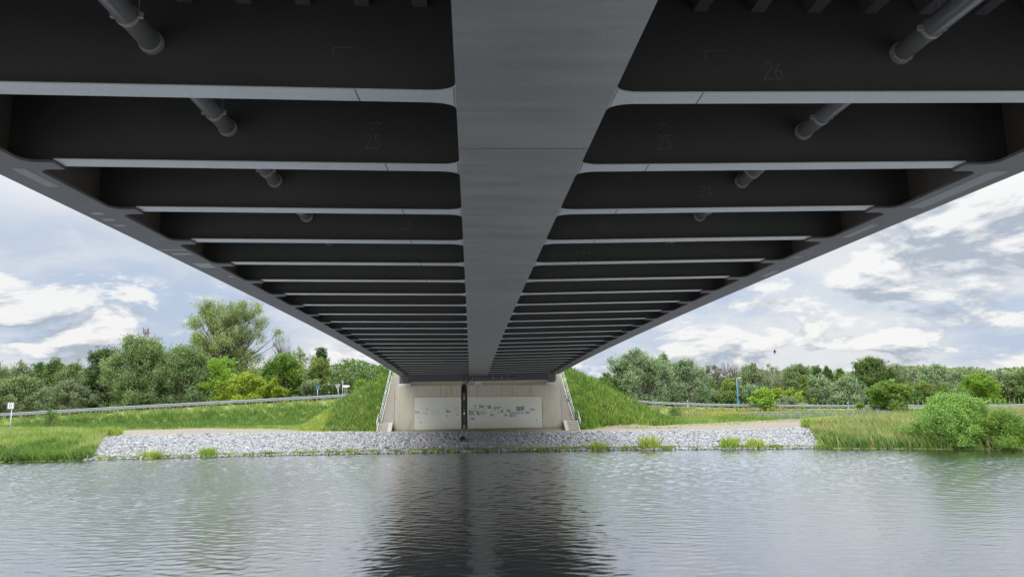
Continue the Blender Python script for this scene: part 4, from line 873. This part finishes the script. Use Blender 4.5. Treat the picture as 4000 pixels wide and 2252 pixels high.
TREES = [
('willow_tree',-80.7,124,3.8,12.3,'round','olive',1,'grey-green willow cut by the left edge of the photo'),
('willow_tree',-80.8,130,4.4,12.6,'round','grey',1,'grey willow with a rounded top, second tree from the left edge'),
('alder_tree',-81.2,136,2.9,12.6,'round','dark',0.8,'narrow dark alder between two grey willows at the far left'),
('alder_tree',-76.1,132,3.8,13.2,'round','mid',1,'pointed green alder rising above the grey willows on the far left'),
('willow_tree',-69.3,126,5.1,12.1,'round','olive',1.1,'broad olive willow left of the dark green alder'),
('willow_shrub',-73.2,118,8.0,9.6,'bush','olive',1.2,'low spreading olive willow shrub right behind the sign marked D'),
('willow_shrub',-65.5,117,7.3,8.8,'bush','grey',1.1,'low grey willow shrub standing in front of the olive willow'),
('alder_tree',-62.3,122,5.5,14.1,'round','dark',1.2,'dark green alder left of the big grey-green willow'),
('willow_tree',-54.4,119,9.7,16.0,'round','willow',1.6,'big many-lobed grey-green willow with the lattice mast behind it'),
('willow_tree',-46.9,117,8.6,14.1,'round','willow2',1.4,'broad grey-green willow to the right of the biggest willow, below the tall open tree'),
('poplar_tree',-46.2,135,16.7,24.2,'open','poplar',1.5,'tall airy poplar with sky showing through, the highest tree in view'),
('maple_tree',-40.3,116,5.0,12.0,'round','lime2',1,'fresh green maple under the tall airy poplar'),
('maple_tree',-36.0,112,7.8,9.2,'bush','lime',1.3,'bright yellow-lime maple bush just above the left guardrail'),
('maple_tree',-31.5,113,4.5,8.3,'bush','lime',0.9,'small yellow-lime maple bush beside the round green maple'),
('field_maple_tree',-31.0,118,6.9,12.6,'round','green',1.3,'round deep-green maple with bare twigs sticking out behind it'),
('dead_tree',-32.9,124,3.2,14.9,'bare','bark',1,'leafless tree whose bare twigs rise above the round green maple'),
('birch_tree',-30.0,126,3.9,14.1,'open','poplar',0.7,'thin open birch between the round maple and the pointed poplar'),
('poplar_tree',-28.1,132,3.7,14.8,'column','dark',1,'pointed narrow poplar nearest the embankment on the left'),
('willow_tree',-25.7,121,4.2,11.9,'round','yolive',1,'yellowish willow standing in front of the pointed poplar'),
('willow_shrub',-25.2,114,5.1,8.1,'bush','grey',1,'rounded grey willow shrub behind the small blue road sign'),
('elder_shrub',-21.7,117,5.4,9.6,'bush','elder',1.2,'elder shrub dotted with cream flower heads, behind the direction sign'),
('hazel_shrub',-19.2,122,2.8,8.1,'bush','lime2',0.7,'small light-green shrub peeping over the grassy slope left of the bridge'),
('willow_shrub',22.2,112,3.6,8.2,'round','mid',0.8,'small green tree at the edge of the right-hand grassy slope'),
('silver_poplar_tree',28.2,114,9.5,12.1,'wind','silver',1.7,'large wind-blown silver poplar nearest the bridge on the right'),
('silver_poplar_tree',33.6,118,4.5,11.7,'wind','silver',1,'tall silver poplar in the middle of the wind-blown trio'),
('silver_poplar_tree',37.0,116,6.4,10.4,'wind','silver',1.3,'rightmost and lowest of the wind-blown silver poplar trio'),
('birch_tree',45.2,128,3.4,10.0,'sparse','brownleaf',0.8,'thin birch with sparse leaves right of the silver poplars'),
('dead_tree',48.7,130,4.6,9.9,'bare','bark',1,'bare brown-twigged tree above the green birches left of the blue lamp post'),
('birch_tree',41.1,117,3.1,7.1,'round','mid',0.9,'low green birch next to the silver poplars'),
('birch_tree',44.4,118,3.5,6.9,'round','yolive',0.9,'low yellowish birch just left of the blue lamp post'),
('willow_shrub',47.3,117,3.7,6.3,'bush','silver',0.9,'pale willow shrub just right of the blue lamp post'),
('willow_tree',51.7,126,6.0,9.9,'round','grey',1.3,'grey-green rounded willow above and right of the blue lamp post'),
('birch_tree',57.7,130,3.8,10.2,'open','greyleaf',0.9,'airy pale birch between two rounded willows'),
('willow_tree',61.3,128,6.2,9.7,'round','willow2',1.2,'dark rounded willow above the lime-green shrubs'),
('poplar_tree',68.3,134,3.4,9.8,'column','dark',0.9,'left one of the dark poplar tops behind the silver willows'),
('poplar_tree',71.6,136,3.0,9.6,'column','dark',0.9,'middle one of the dark poplar tops behind the silver willows'),
('poplar_tree',73.2,134,3.3,9.0,'column','green',0.9,'right green one of the poplar tops behind the silver willows'),
('birch_tree',56.3,115,2.5,7.5,'cone','yolive',0.9,'narrow pointed birch with a white stem beside the lime shrubs'),
('silver_willow_tree',60.3,117,4.9,7.5,'wind','silver',1.2,'broad silver willow left of the pair behind the white cabinet'),
('silver_willow_tree',64.8,116,6.6,7.1,'wind','silver',1.3,'broad silver willow on the right of the pair beside the lone meadow tree'),
('maple_tree',48.4,108,3.0,5.2,'bush','lime',0.9,'lime-green maple shrub next to the bush on the guardrail'),
('maple_tree',50.9,108,2.8,5.2,'bush','lime',0.9,'lime-green maple shrub beside the narrow birch'),
('willow_shrub',49.1,106,4.9,3.9,'bush','grey',0.9,'low grey willow shrub in front of the lime-green maple shrubs'),
('oak_tree',78.5,132,8.2,11.0,'round','darkolive',1.4,'tall dark oak, highest tree on the right, behind the lone meadow tree'),
('ash_tree',85.9,134,5.6,9.8,'open','greyleaf',0.9,'thin-crowned ash right of the tall dark oak'),
('birch_tree',76.5,118,3.2,5.7,'round','mid',0.9,'small green birch right behind the lone meadow tree'),
('birch_tree',79.4,118,3.3,6.1,'round','yolive',0.9,'small olive birch left of the big riverside willow bush'),
('silver_poplar_tree',88.2,126,8.0,9.2,'wind','silver',1.3,'silver poplar rising behind the big riverside willow bush'),
('birch_tree',81.9,117,4.6,5.6,'cone','yolive',1,'yellowish birch in front of the silver poplar behind the riverside bush'),
('maple_tree',92.0,122,6.4,7.4,'round','lime2',1.2,'light green maple right of the silver poplar'),
('willow_tree',98.1,124,4.5,7.8,'round','grey',1,'grey willow near the right edge of the photo'),
('alder_tree',100.9,122,6.3,7.5,'round','mid',1.1,'green alder cut by the right edge of the photo'),
('willow_shrub',42.3,99,3.4,5.3,'bush','lime2',1,'light green willow shrub growing through the right-hand guardrail'),
('meadow_tree',56.1,91,6.1,6.0,'lone','green',1.3,'lone broad-crowned green tree standing in the meadow before the guardrail'),
]
for t_ in TREES: tree(*t_)
tree('willow_bush', 38.5, 54.0, 5.9, 4.5, 'bush', 'bush', 1.5, 'big rounded green willow bush overhanging the water on the right bank', .13, 1500)
tree('willow_bush', 40.9, 51.8, 4.0, 3.0, 'bush', 'green', 1.4, 'lower spreading willow bush near the right edge beside the big riverside bush', .13, 1400)
tree('willow_bush', 43.6, 50.6, 3.6, 2.6, 'bush', 'mid', 1.3, 'leafy bush cut by the right edge of the photo at the waterline', .13, 1200)
for i, (x, y, wd, zt, lab) in enumerate(((-51.2, 88.7, 1.5, 4.3, 'small bush growing through the left guardrail near the sign marked D'), (27.5, 93, 2.4, 2.9, 'small round shrub in the meadow at the foot of the right-hand slope'))):
    tree('small_shrub', x, y, wd, zt, 'bush', 'mid', 1.2, lab, .18, 240)
# far wood closing the gaps between the nearer trees
def wood(name, x0, x1, y0, y1, zl, zh, n, mat, label):
    x = rng.uniform(x0, x1, n); y = rng.uniform(y0, y1, n); hmax = zl+(zh-zl)*(.5+.28*np.sin(x*.21)+.22*np.sin(x*.53+2)); z = gz(x, y)+hmax*rng.uniform(0, 1, n)**.8
    v, f = leafquads(np.stack([x, y, z], 1), .55, .36, .4); tag(mesh_np(name, v, f, mat), label, 'wood', kind='stuff')
wood('distant_wood', -110, -12, 140, 150, 8, 11, 60000, LM['mid'], 'green wood closing the gaps behind the trees on the left')
wood('distant_wood', 24, 130, 139, 149, 6, 8, 60000, LM['olive'], 'olive-green wood closing the gaps behind the trees on the right')
